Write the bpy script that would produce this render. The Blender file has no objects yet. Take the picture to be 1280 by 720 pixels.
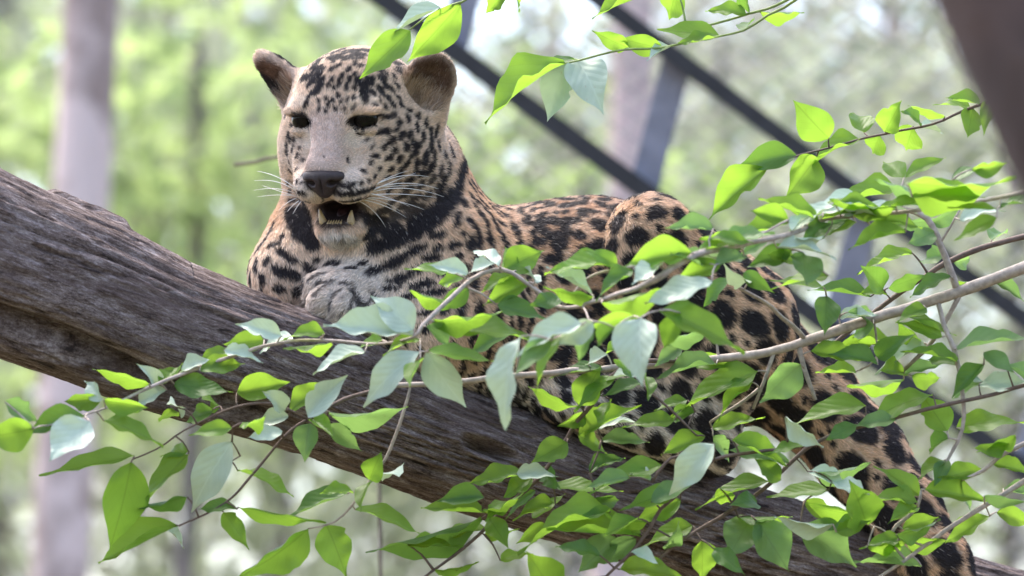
import bpy, math, random
import numpy as np
from mathutils import Vector, Matrix
from mathutils.bvhtree import BVHTree

random.seed(7)
rng = np.random.default_rng(7)
sc = bpy.context.scene
col = sc.collection

# ------------------------------------------------------------------ camera
PITCH = math.radians(8.0)
DIST = 6.0                                   # metres from lens to the leopard's head
C0 = np.array([0.0, 0.0, 2.6])               # point in the middle of the picture, at that distance
AX_R = np.array([1.0, 0.0, 0.0])
AX_F = np.array([0.0, math.cos(PITCH), math.sin(PITCH)])
AX_U = np.array([0.0, -math.sin(PITCH), math.cos(PITCH)])
CAM = C0 - DIST * AX_F
cam_data = bpy.data.cameras.new('camera')
cam_data.sensor_width = 36.0
cam_data.lens = 36.0 * DIST / 1.28
cam_data.clip_start = 0.1
cam_data.clip_end = 2000.0
cam_data.dof.use_dof = True
cam_data.dof.focus_distance = DIST - 0.07
cam_data.dof.aperture_fstop = 4.2
cam_data.dof.aperture_blades = 0
cam = bpy.data.objects.new('camera', cam_data)
cam.location = CAM
cam.rotation_euler = (math.pi / 2 + PITCH, 0, 0)
col.objects.link(cam)
sc.camera = cam

# ------------------------------------------------------------------ sky, sun, exposure
SUN_EL, SUN_AZ = math.radians(66), math.radians(-40)      # azimuth measured from +Y (behind the leopard) towards +X
world = bpy.data.worlds.new('World')
sc.world = world
world.use_nodes = True
wn = world.node_tree
wn.nodes.clear()
sky = wn.nodes.new('ShaderNodeTexSky')
sky.sky_type = 'NISHITA'
sky.sun_disc = False
sky.sun_elevation = SUN_EL
sky.sun_rotation = SUN_AZ
sky.air_density = 1.0
sky.dust_density = 4.0
sky.ozone_density = 1.0
bg = wn.nodes.new('ShaderNodeBackground')
bg.inputs['Strength'].default_value = 0.15
wo = wn.nodes.new('ShaderNodeOutputWorld')
wn.links.new(sky.outputs[0], bg.inputs['Color'])
wn.links.new(bg.outputs[0], wo.inputs['Surface'])

sun_data = bpy.data.lights.new('sun', 'SUN')
sun_data.energy = 1.1
sun_data.angle = math.radians(25)
sun_data.color = (1.0, 0.95, 0.88)
sun = bpy.data.objects.new('sun', sun_data)
sdir = Vector((math.sin(SUN_AZ) * math.cos(SUN_EL), math.cos(SUN_AZ) * math.cos(SUN_EL), math.sin(SUN_EL)))
sun.rotation_euler = sdir.to_track_quat('Z', 'Y').to_euler()
sun.location = (3, 6, 12)
col.objects.link(sun)

vs = sc.view_settings
vs.view_transform = 'Standard'
vs.look = 'None'
vs.exposure = 2.12
vs.gamma = 1.0
vs.use_curve_mapping = False

# ------------------------------------------------------------------ helpers
def Q(px, py, d):
    """pixel of the 1280x720 photograph + metres behind the head's plane -> camera-aligned (x, d, z)"""
    s = (1.0 + d / DIST) / 1000.0
    return np.array([(px - 640.0) * s, d, (360.0 - py) * s])

def to_world(p):
    p = np.asarray(p, dtype=np.float64)
    return C0 + p[..., 0:1] * AX_R + p[..., 1:2] * AX_F + p[..., 2:3] * AX_U

def PW(px, py, d):
    return to_world(Q(px, py, d))

def tag(o, label=None, cat=None, group=None, kind=None):
    if label: o['label'] = label
    if cat: o['category'] = cat
    if group: o['group'] = group
    if kind: o['kind'] = kind
    return o

def empty(name, loc=(0, 0, 0)):
    o = bpy.data.objects.new(name, None)
    o.location = loc
    o.empty_display_size = 0.1
    col.objects.link(o)
    return o

def mesh_from(name, verts, faces, mats, smooth=True):
    me = bpy.data.meshes.new(name)
    verts = np.asarray(verts, dtype=np.float32)
    if isinstance(faces, np.ndarray):
        n = faces.shape[1]
        me.vertices.add(len(verts)); me.vertices.foreach_set('co', verts.ravel())
        me.loops.add(faces.size); me.loops.foreach_set('vertex_index', faces.ravel().astype(np.int32))
        me.polygons.add(len(faces))
        me.polygons.foreach_set('loop_start', np.arange(0, faces.size, n, dtype=np.int32))
        me.update(calc_edges=True); me.validate()
    else:
        me.from_pydata([tuple(v) for v in verts.tolist()], [], faces)
        me.update()
    if smooth:
        me.polygons.foreach_set('use_smooth', np.ones(len(me.polygons), dtype=bool))
    for m in (mats if isinstance(mats, (list, tuple)) else [mats]):
        me.materials.append(m)
    return me

def obj(name, me, parent=None):
    o = bpy.data.objects.new(name, me)
    col.objects.link(o)
    if parent is not None:
        o.parent = parent
        o.matrix_parent_inverse = parent_inverse(parent)
    return o

def parent_inverse(p):
    # every thing here is placed by location only (no rotation), so this stays simple
    m = Matrix.Translation(p.location)
    q = p.parent
    while q is not None:
        q = q.parent
    return m.inverted()

# lattice value noise, vectorised
def _hash(ix, iy, iz, seed):
    h = (ix.astype(np.int64) * 374761393 + iy.astype(np.int64) * 668265263 + iz.astype(np.int64) * 2147483647 + seed * 1274126177) & 0xFFFFFFFF
    h = ((h ^ (h >> 13)) * 1274126177) & 0xFFFFFFFF
    h = h ^ (h >> 16)
    return (h & 0xFFFFFF) / float(0xFFFFFF)

def vnoise(p, scale=1.0, seed=0):
    q = np.asarray(p, dtype=np.float64) * scale
    i = np.floor(q).astype(np.int64)
    f = q - i
    f = f * f * (3 - 2 * f)
    r = 0.0
    for dx in (0, 1):
        wx = f[..., 0] if dx else 1 - f[..., 0]
        for dy in (0, 1):
            wy = f[..., 1] if dy else 1 - f[..., 1]
            for dz in (0, 1):
                wz = f[..., 2] if dz else 1 - f[..., 2]
                r = r + wx * wy * wz * _hash(i[..., 0] + dx, i[..., 1] + dy, i[..., 2] + dz, seed)
    return r * 2 - 1

def fbm(p, scale, octv=3, seed=0):
    r, a = 0.0, 1.0
    for k in range(octv):
        r = r + a * vnoise(p, scale * 2 ** k, seed + k)
        a *= 0.5
    return r

def sstep(a, b, x):
    t = np.clip((x - a) / (b - a), 0, 1)
    return t * t * (3 - 2 * t)

class MB:
    """collects tubes and boxes into one mesh"""
    def __init__(s):
        s.v, s.f, s.n = [], [], 0
    def add(s, v, f):
        s.v.append(np.asarray(v, dtype=np.float64))
        s.f += [tuple(i + s.n for i in q) for q in f]
        s.n += len(v)
    def tube(s, pts, rad, seg=8, cap=True, wob=0.0):
        pts = [np.asarray(p, float) for p in pts]
        n = len(pts)
        if not hasattr(rad, '__len__'): rad = [rad] * n
        ring = []
        up = None
        for i in range(n):
            t = pts[min(i + 1, n - 1)] - pts[max(i - 1, 0)]
            t = t / (np.linalg.norm(t) + 1e-12)
            if up is None:
                up = np.cross(t, [0, 0, 1.0]);
                if np.linalg.norm(up) < 1e-3: up = np.cross(t, [1.0, 0, 0])
            up = up - t * np.dot(up, t); up /= np.linalg.norm(up)
            b = np.cross(t, up)
            for k in range(seg):
                a = 2 * math.pi * k / seg
                rr = rad[i] * (1 + (wob * random.uniform(-1, 1) if wob else 0))
                ring.append(pts[i] + rr * (math.cos(a) * up + math.sin(a) * b))
        f = []
        for i in range(n - 1):
            for k in range(seg):
                k2 = (k + 1) % seg
                f.append((i * seg + k, i * seg + k2, (i + 1) * seg + k2, (i + 1) * seg + k))
        if cap:
            f.append(tuple(range(seg - 1, -1, -1)))
            f.append(tuple((n - 1) * seg + k for k in range(seg)))
        s.add(ring, f)
    def box(s, a, b, half, roll=None):
        """rectangular bar from a to b with half sizes (u, v)"""
        a, b = np.asarray(a, float), np.asarray(b, float)
        t = (b - a) / np.linalg.norm(b - a)
        u = np.cross(t, roll if roll is not None else AX_F); u /= np.linalg.norm(u)
        w = np.cross(t, u)
        v = []
        for e in (a, b):
            for su, sw in ((-1, -1), (1, -1), (1, 1), (-1, 1)):
                v.append(e + su * half[0] * u + sw * half[1] * w)
        s.add(v, [(0, 1, 2, 3), (7, 6, 5, 4), (0, 4, 5, 1), (1, 5, 6, 2), (2, 6, 7, 3), (3, 7, 4, 0)])
    def build(s, name, mats, parent=None, smooth=True):
        me = mesh_from(name, np.concatenate(s.v), s.f, mats, smooth)
        return obj(name, me, parent)

def resample(pts, step):
    """Catmull-Rom through points (N x k), about `step` apart"""
    P = np.asarray(pts, float)
    if len(P) < 3:
        n = max(2, int(np.linalg.norm(P[1, :3] - P[0, :3]) / step) + 1)
        return P[0] + np.linspace(0, 1, n)[:, None] * (P[1] - P[0])
    E = np.vstack([2 * P[0] - P[1], P, 2 * P[-1] - P[-2]])
    out = []
    for i in range(1, len(E) - 2):
        n = max(2, int(np.linalg.norm(E[i + 1, :3] - E[i, :3]) / step))
        t = np.linspace(0, 1, n, endpoint=False)[:, None]
        a, b, c, d = E[i - 1], E[i], E[i + 1], E[i + 2]
        out.append(0.5 * (2 * b + (c - a) * t + (2 * a - 5 * b + 4 * c - d) * t ** 2 + (3 * b - 3 * c + d - a) * t ** 3))
    out.append(P[-1:])
    return np.vstack(out)

# ------------------------------------------------------------------ materials
class NT:
    def __init__(s, name):
        s.m = bpy.data.materials.new(name); s.m.use_nodes = True
        s.t = s.m.node_tree; s.t.nodes.clear()
        s.out = s.n('ShaderNodeOutputMaterial')
    def n(s, typ, **kw):
        nd = s.t.nodes.new(typ)
        for k, v in kw.items(): setattr(nd, k, v)
        return nd
    def l(s, a, b): s.t.links.new(a, b)
    def math(s, op, a, b=None, c=None):
        nd = s.n('ShaderNodeMath', operation=op)
        for i, x in enumerate((a, b, c)):
            if x is None: continue
            if isinstance(x, (int, float)): nd.inputs[i].default_value = x
            else: s.l(x, nd.inputs[i])
        return nd.outputs[0]
    def noise(s, vec, scale, detail=4, rough=0.55, dist=0.0):
        nd = s.n('ShaderNodeTexNoise')
        nd.inputs['Scale'].default_value = scale; nd.inputs['Detail'].default_value = detail
        nd.inputs['Roughness'].default_value = rough; nd.inputs['Distortion'].default_value = dist
        if vec is not None: s.l(vec, nd.inputs['Vector'])
        return nd.outputs['Fac']
    def mapping(s, vec, scale=(1, 1, 1), rot=(0, 0, 0)):
        nd = s.n('ShaderNodeMapping')
        nd.inputs['Scale'].default_value = scale; nd.inputs['Rotation'].default_value = rot
        s.l(vec, nd.inputs['Vector']); return nd.outputs[0]
    def ramp(s, fac, stops):
        nd = s.n('ShaderNodeValToRGB'); r = nd.color_ramp
        while len(r.elements) < len(stops): r.elements.new(0.5)
        for e, (p, c) in zip(r.elements, stops):
            e.position = p; e.color = (*c, 1) if len(c) == 3 else c
        s.l(fac, nd.inputs[0]); return nd.outputs[0]
    def mix(s, fac, a, b, mode='MIX'):
        nd = s.n('ShaderNodeMix', data_type='RGBA', blend_type=mode)
        if isinstance(fac, (int, float)): nd.inputs[0].default_value = fac
        else: s.l(fac, nd.inputs[0])
        for i, x in ((6, a), (7, b)):
            if isinstance(x, tuple): nd.inputs[i].default_value = (*x, 1)
            else: s.l(x, nd.inputs[i])
        return nd.outputs[2]
    def bump(s, h, strength=0.3, dist=0.01, normal=None):
        nd = s.n('ShaderNodeBump')
        nd.inputs['Strength'].default_value = strength; nd.inputs['Distance'].default_value = dist
        s.l(h, nd.inputs['Height'])
        if normal is not None: s.l(normal, nd.inputs['Normal'])
        return nd.outputs[0]
    def principled(s, color, rough=0.6, normal=None, spec=0.4, **kw):
        nd = s.n('ShaderNodeBsdfPrincipled')
        if isinstance(color, tuple): nd.inputs['Base Color'].default_value = (*color, 1)
        else: s.l(color, nd.inputs['Base Color'])
        if isinstance(rough, (int, float)): nd.inputs['Roughness'].default_value = rough
        else: s.l(rough, nd.inputs['Roughness'])
        nd.inputs['Specular IOR Level'].default_value = spec
        for k, v in kw.items(): nd.inputs[k].default_value = v
        if normal is not None: s.l(normal, nd.inputs['Normal'])
        return nd.outputs[0]
    def done(s, sh):
        s.l(sh, s.out.inputs['Surface']); return s.m

def mat_simple(name, color, rough=0.6, spec=0.4, nscale=40, var=0.25, bump=0.15, bdist=0.004, **kw):
    t = NT(name)
    tc = t.n('ShaderNodeTexCoord')
    n1 = t.noise(tc.outputs['Object'], nscale, 5)
    dark = tuple(c * (1 - var) for c in color); light = tuple(min(1, c * (1 + var)) for c in color)
    c = t.ramp(n1, [(0.3, dark), (0.7, light)])
    nr = t.bump(t.noise(tc.outputs['Object'], nscale * 2.5, 4), bump, bdist) if bump else None
    return t.done(t.principled(c, rough, nr, spec, **kw))

def mat_leaf(name, base, trans, tfac, rough=0.42, spec=0.35, vein=(1.25, 1.15, 1.1), var=0.25, veined=True):
    t = NT(name)
    tc = t.n('ShaderNodeTexCoord'); sep = t.n('ShaderNodeSeparateXYZ')
    t.l(tc.outputs['Object'], sep.inputs[0])
    x, y = sep.outputs['X'], sep.outputs['Y']
    ay = t.math('ABSOLUTE', y)
    oi = t.n('ShaderNodeObjectInfo')
    rnd = oi.outputs['Random']
    blot = t.noise(tc.outputs['Object'], 3.0, 3)
    k = t.math('ADD', t.math('MULTIPLY', rnd, var), t.math('MULTIPLY', blot, 0.25))
    lo = tuple(c * 0.78 for c in base); hi = tuple(min(1, c * 1.28) for c in base)
    c = t.ramp(k, [(0.0, lo), (0.5, hi)])
    ct = t.ramp(k, [(0.0, tuple(v * 0.85 for v in trans)), (0.5, tuple(min(1, v * 1.15) for v in trans))])
    normal = None
    if veined:
        mid = t.math('LESS_THAN', ay, 0.018)
        ph = t.math('ADD', t.math('SUBTRACT', t.math('MULTIPLY', x, 6.5), t.math('MULTIPLY', t.math('POWER', ay, 1.15), 6.5)), t.math('MULTIPLY', t.math('SIGN', y), 0.22))
        fr = t.math('ABSOLUTE', t.math('SUBTRACT', t.math('FRACT', ph), 0.5))
        lat = t.math('MULTIPLY', t.math('GREATER_THAN', fr, 0.465), 0.35)
        v = t.math('MAXIMUM', mid, lat)
        vc = tuple(min(1, b * q) for b, q in zip(base, vein))
        c = t.mix(t.math('MULTIPLY', v, 0.65), c, vc)
        ct = t.mix(t.math('MULTIPLY', v, 0.45), ct, tuple(a * 0.55 for a in trans))
        hgt = t.math('MULTIPLY', t.math('SUBTRACT', 0.5, fr), 1.0)
        normal = t.bump(t.math('POWER', hgt, 0.6), 0.10, 0.010)
    spot = t.math('GREATER_THAN', t.noise(tc.outputs['Object'], 9.0, 3), 0.70)
    c = t.mix(t.math('MULTIPLY', spot, 0.6), c, (base[0] * 0.9, base[1] * 0.6, base[2] * 0.6))
    p = t.principled(c, rough, normal, spec)
    tr = t.n('ShaderNodeBsdfTranslucent')
    t.l(ct, tr.inputs['Color'])
    mx = t.n('ShaderNodeMixShader'); mx.inputs[0].default_value = tfac
    t.l(p, mx.inputs[1]); t.l(tr.outputs[0], mx.inputs[2])
    return t.done(mx.outputs[0])

M = {}
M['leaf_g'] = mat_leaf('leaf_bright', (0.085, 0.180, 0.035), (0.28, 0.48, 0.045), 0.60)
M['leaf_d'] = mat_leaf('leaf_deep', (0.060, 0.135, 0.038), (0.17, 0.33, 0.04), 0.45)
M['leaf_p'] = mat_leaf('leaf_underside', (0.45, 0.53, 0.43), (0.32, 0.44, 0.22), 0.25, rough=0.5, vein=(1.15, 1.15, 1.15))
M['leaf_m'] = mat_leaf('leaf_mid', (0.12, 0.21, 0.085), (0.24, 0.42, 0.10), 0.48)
M['twig_pale'] = mat_simple('twig_bark_pale', (0.36, 0.30, 0.26), 0.7, 0.3, 120, 0.3, 0.3, 0.002)
M['twig_dark'] = mat_simple('twig_bark_dark', (0.13, 0.09, 0.075), 0.7, 0.3, 120, 0.3, 0.3, 0.002)
M['twig_green'] = mat_simple('twig_green', (0.20, 0.26, 0.08), 0.6, 0.3, 120, 0.3, 0.2, 0.002)

# ------------------------------------------------------------------ ground
def ground_material():
    t = NT('forest_floor')
    tc = t.n('ShaderNodeTexCoord')
    a = t.noise(tc.outputs['Object'], 0.35, 6, 0.6)
    b = t.noise(tc.outputs['Object'], 6.0, 5, 0.7)
    c = t.mix(t.ramp(a, [(0.42, (0, 0, 0)), (0.6, (1, 1, 1))]), (0.10, 0.075, 0.05), (0.06, 0.085, 0.03))
    c = t.mix(t.math('MULTIPLY', b, 0.6), c, (0.15, 0.11, 0.075))
    return t.done(t.principled(c, 0.9, t.bump(b, 0.5, 0.05), 0.2))
GM = ground_material()
n = 60
gx = np.linspace(-1, 1, n + 1)
gx = np.sign(gx) * (np.abs(gx) ** 2.2) * 600
XX, YY = np.meshgrid(gx, gx + 0.0, indexing='ij')
ZZ = 0.10 * fbm(np.stack([XX, YY, 0 * XX], -1), 0.15, 3, 3) * (np.hypot(XX, YY) < 60) - 0.12
gv = np.stack([XX, YY, ZZ], -1).reshape(-1, 3)
ii = np.arange(n)[:, None] * (n + 1) + np.arange(n)[None]
gf = np.stack([ii, ii + n + 1, ii + n + 2, ii + 1], -1).reshape(-1, 4)
ground = obj('ground', mesh_from('ground', gv, gf, GM))
tag(ground, 'leaf-littered forest floor', 'ground', kind='structure')

# ------------------------------------------------------------------ the log
# px, centre py, vertical half height in px
LOGK = np.array([(-420, 165, 150), (-150, 268, 128), (0, 333, 117), (100, 373, 112), (200, 418, 104), (300, 452, 95), (420, 499, 83), (530, 545, 78),
                 (636, 584, 76), (716, 612, 74), (850, 652, 74), (1000, 698, 72), (1200, 758, 70), (1400, 816, 70)], float)
def log_d(px): return -0.02 + 0.30 * (px - 420.0) / 860.0
def log_frame(px):
    py = np.interp(px, LOGK[:, 0], LOGK[:, 1]); hv = np.interp(px, LOGK[:, 0], LOGK[:, 2])
    return py, hv
def log_material():
    t = NT('weathered_wood')
    uv = t.n('ShaderNodeUVMap'); uv.uv_map = 'along'
    tc = t.n('ShaderNodeTexCoord')
    g = t.mapping(uv.outputs[0], (20, 120, 1))
    g2 = t.mapping(uv.outputs[0], (110, 620, 1))
    g3 = t.mapping(uv.outputs[0], (5.0, 20, 1))
    n1 = t.noise(g, 1.0, 8, 0.65, 0.6)
    n2 = t.noise(g2, 1.0, 5, 0.7, 0.3)
    n3 = t.noise(g3, 1.0, 5, 0.6, 0.8)
    blot = t.noise(tc.outputs['Object'], 9.0, 5, 0.6)
    fine = t.noise(tc.outputs['Object'], 420.0, 4, 0.7)
    k = t.math('ADD', t.math('ADD', t.math('MULTIPLY', n1, 0.46), t.math('MULTIPLY', n2, 0.36)), t.math('MULTIPLY', fine, 0.18))
    c = t.ramp(k, [(0.38, (0.030, 0.019, 0.016)), (0.46, (0.105, 0.073, 0.063)), (0.54, (0.25, 0.195, 0.18)), (0.63, (0.52, 0.445, 0.43))])
    c = t.mix(t.ramp(n3, [(0.42, (0, 0, 0)), (0.66, (0.6, 0.6, 0.6))]), c, (0.070, 0.043, 0.034))
    c = t.mix(t.ramp(blot, [(0.5, (0, 0, 0)), (0.75, (0.5, 0.5, 0.5))]), c, (0.15, 0.105, 0.095))
    crack = t.ramp(n1, [(0.34, (1, 1, 1)), (0.40, (0, 0, 0))])
    c = t.mix(crack, c, (0.03, 0.02, 0.018))
    h = t.math('ADD', t.math('MULTIPLY', n1, 1.0), t.math('MULTIPLY', n2, 0.45))
    h = t.math('ADD', h, t.math('MULTIPLY', fine, 0.25))
    nr = t.bump(h, 1.0, 0.006)
    return t.done(t.principled(c, 0.82, nr, 0.25))
LM = log_material()

def build_log():
    pxs = np.concatenate([np.arange(-420, 1400, 3.2), [1400, 1430, 1480, 1600, 1900, 2500, 3500, 5000, 7200]])
    seg = 260
    # centre line; beyond the right edge the trunk runs on down to the ground
    cen, rad = [], []
    for px in pxs:
        if px <= 1400:
            py, hv = log_frame(px); cen.append(Q(px, py, log_d(px))); rad.append(hv / 1000 * 0.93 * (1 + log_d(px) / DIST))
        else:
            t = (px - 1400) / 1000.0
            p0 = Q(1400, 816, log_d(1400))
            w = p0 + np.array([t, 0.3 * t, -0.42 * t]); cen.append(w); rad.append(0.068 + 0.004 * t)
    cen = np.array(cen); rad = np.array(rad)
    T = np.gradient(cen, axis=0); T /= np.linalg.norm(T, axis=1)[:, None]
    up = np.array([0, 0, 1.0]); B = up - T * (T @ up)[:, None]; B /= np.linalg.norm(B, axis=1)[:, None]
    N = np.cross(T, B)            # points away from or to the camera
    if N[0, 1] > 0: N = -N        # N towards the camera
    L = np.concatenate([[0], np.cumsum(np.linalg.norm(np.diff(cen, axis=0), axis=1))])
    th = np.linspace(0, 2 * math.pi, seg, endpoint=False)   # 0 = towards camera, pi/2 = up
    Lg, Tg = np.meshgrid(L, th, indexing='ij')
    PX = np.repeat(pxs[:, None], seg, 1)
    ct, st = np.cos(Tg), np.sin(Tg)
    # grain coordinates: long along the trunk, with a slight spiral
    q = np.stack([Lg * 2.4, ct * 1.2, st * 1.2], -1)
    r = np.repeat(rad[:, None], seg, 1)
    r = r * (1 + 0.045 * fbm(np.stack([Lg * 3.0, ct * 0.7, st * 0.7], -1), 1.0, 3, 11))
    spiral = Tg - 0.5 * Lg
    g = np.stack([Lg * 5.0, np.cos(spiral) * 9, np.sin(spiral) * 9], -1)
    ridg = 1 - np.abs(fbm(g, 1.0, 3, 21))
    r = r + 0.0030 * (ridg - 0.6)
    g2 = np.stack([Lg * 9.0, np.cos(spiral) * 28, np.sin(spiral) * 28], -1)
    r = r + 0.0011 * fbm(g2, 1.0, 2, 31)
    # checks / splits: thin deep grooves where a stretched noise crosses zero
    g3 = np.stack([Lg * 2.2, np.cos(spiral) * 5.5, np.sin(spiral) * 5.5], -1)
    z = vnoise(g3, 1.0, 41)
    gate = sstep(0.1, 0.5, vnoise(np.stack([Lg * 3.5, ct * 1.6, st * 1.6], -1), 1.0, 43))
    r = r - 0.010 * np.exp(-(z / 0.030) ** 2) * gate
    g4 = np.stack([Lg * 5.0, np.cos(spiral) * 13, np.sin(spiral) * 13], -1)
    z4 = vnoise(g4, 1.0, 47); gate4 = sstep(0.0, 0.4, vnoise(np.stack([Lg * 7, ct * 3, st * 3], -1), 1.0, 48))
    r = r - 0.0045 * np.exp(-(z4 / 0.05) ** 2) * gate4
    flake = sstep(0.15, 0.22, vnoise(np.stack([Lg * 14, np.cos(spiral) * 10, np.sin(spiral) * 10], -1), 1.0, 49))
    r = r + 0.0016 * flake
    def ang(px, py):              # angle round the trunk at which a pixel lies on its camera side
        cy, hv = log_frame(px); return math.asin(max(-1, min(1, (cy - py) / hv)))
    def lpx(px): return np.interp(px, pxs, L)
    # long fold along the lower side on the left: trunk and a second lobe under it
    fold_pts = [(-150, 330), (0, 402), (70, 425), (130, 452), (200, 484), (300, 512), (380, 545)]
    fa = np.interp(PX, [p for p, _ in fold_pts], [ang(*p) for p in fold_pts])
    wgt = sstep(430, 250, PX)
    dth = Tg.copy(); dth[dth > math.pi] -= 2 * math.pi
    r = r - wgt * 0.030 * np.exp(-((dth - fa) / 0.13) ** 2)
    r = r + wgt * 0.012 * np.exp(-((dth - fa + 0.34) / 0.22) ** 2) + wgt * 0.008 * np.exp(-((dth - fa - 0.34) / 0.25) ** 2)
    # knot hollow
    def pit(px, py, lx, la, depth, rim=0.25):
        nonlocal r
        a0, l0 = ang(px, py), lpx(px)
        u, v = (Lg - l0) / lx, (dth - a0) / la
        e = u * u + v * v
        r = r - depth * np.exp(-e * 1.6) + depth * rim * np.exp(-((np.sqrt(e) - 1.35) / 0.35) ** 2)
    pit(585, 558, 0.034, 0.13, 0.030)
    pit(322, 371, 0.026, 0.035, 0.010)
    pit(262, 337, 0.012, 0.035, 0.005)
    pit(470, 500, 0.06, 0.10, 0.010)
    pit(640, 522, 0.010, 0.06, 0.006)
    pit(380, 440, 0.05, 0.06, 0.016)
    pit(860, 640, 0.03, 0.06, 0.008)
    def split(x0, y0, x1, y1, depth, wd=0.018):
        nonlocal r
        a = np.interp(PX, [x0, x1], [ang(x0, y0), ang(x1, y1)]) + 0.03 * vnoise(np.stack([Lg * 60, 0 * Lg, 0 * Lg], -1), 1.0, int(x0))
        en = sstep(x0 - 4, x0 + 10, PX) * sstep(x1 + 4, x1 - 10, PX)
        r = r - depth * en * np.exp(-((dth - a) / wd) ** 2)
    split(285, 362, 348, 376, 0.012, 0.03); split(690, 566, 752, 602, 0.009); split(520, 500, 640, 545, 0.006); split(60, 262, 190, 318, 0.006)
    split(150, 350, 330, 420, 0.006); split(0, 300, 120, 345, 0.006); split(420, 455, 520, 486, 0.008, 0.03); split(760, 610, 900, 640, 0.008)
    # lifted strip of old bark along the upper edge on the left
    a0 = np.interp(PX, [20, 110], [ang(20, 224), ang(110, 268)])
    s = sstep(15, 35, PX) * sstep(128, 108, PX)
    r = r + 0.011 * s * sstep(0.0, 0.10, dth - a0) * sstep(0.75, 0.5, dth - a0)
    # swelling below the paw
    r = r + 0.010 * np.exp(-((PX - 400) / 70.0) ** 2) * np.exp(-((dth - 1.1) / 0.5) ** 2)
    P = cen[:, None, :] + r[..., None] * (ct[..., None] * N[:, None, :] + st[..., None] * B[:, None, :])
    nr = len(pxs)
    V = to_world(P.reshape(-1, 3))
    i, k = np.meshgrid(np.arange(nr - 1), np.arange(seg), indexing='ij')
    k2 = (k + 1) % seg
    F = np.stack([i * seg + k, i * seg + k2, (i + 1) * seg + k2, (i + 1) * seg + k], -1).reshape(-1, 4)
    me = mesh_from('log', V, F, LM)
    uvl = me.uv_layers.new(name='along')
    uu = (Lg / 1.0).reshape(-1)
    kk = (Tg / (2 * math.pi) * 0.5 - 0.04 * Lg).reshape(-1)
    li = np.empty(len(me.loops), dtype=np.int32); me.loops.foreach_get('vertex_index', li)
    uvv = np.stack([uu[li], kk[li]], -1)
    # seam: the last column wraps round
    kcol = (li % seg)
    fcol = np.repeat(np.maximum.reduce(kcol.reshape(-1, 4), axis=1), 4); fmin = np.repeat(np.minimum.reduce(kcol.reshape(-1, 4), axis=1), 4)
    wrap = (fcol == seg - 1) & (fmin == 0) & (kcol == 0)
    uvv[wrap, 1] += 0.5
    uvl.data.foreach_set('uv', uvv.astype(np.float32).ravel())
    o = obj('fallen_log', me)
    tag(o, 'thick weathered grey brown tree trunk lying aslant under the leopard', 'log')
    return cen, rad
LOGC, LOGR = build_log()
# the crotch post that carries the log outside the picture on the left
mb = MB()
pl = to_world(LOGC[30]); 
top = np.array([pl[0], pl[1], pl[2] - LOGR[30] * 0.86])
mb.tube(resample([np.array([top[0] - .05, top[1], -0.25]), np.array([top[0] + .02, top[1] + .02, 1.2]), top], 0.15), [0.10] * 100, 14, wob=0.05)
post = mb.build('support_post', M['twig_dark'])
tag(post, 'upright dark wooden post carrying the upper end of the log', 'post')

# ------------------------------------------------------------------ the leopard: one implicit surface -> one continuous mesh
YAW, HP = math.radians(20), math.radians(18)
HF = np.array([-math.sin(YAW) * math.cos(HP), -math.cos(YAW) * math.cos(HP), -math.sin(HP)])
HR = np.array([math.cos(YAW), -math.sin(YAW), 0.0])
HU = np.array([-math.sin(YAW) * math.sin(HP), -math.cos(YAW) * math.sin(HP), math.cos(HP)])
HO = Q(444, 146, 0.02)
HM = np.stack([HR, HU, HF])                       # rows: head right, up, forward
def H(a, b, c): return HO + a * HR + b * HU + c * HF
def head_local(p): return (p - HO) @ HM.T

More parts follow.
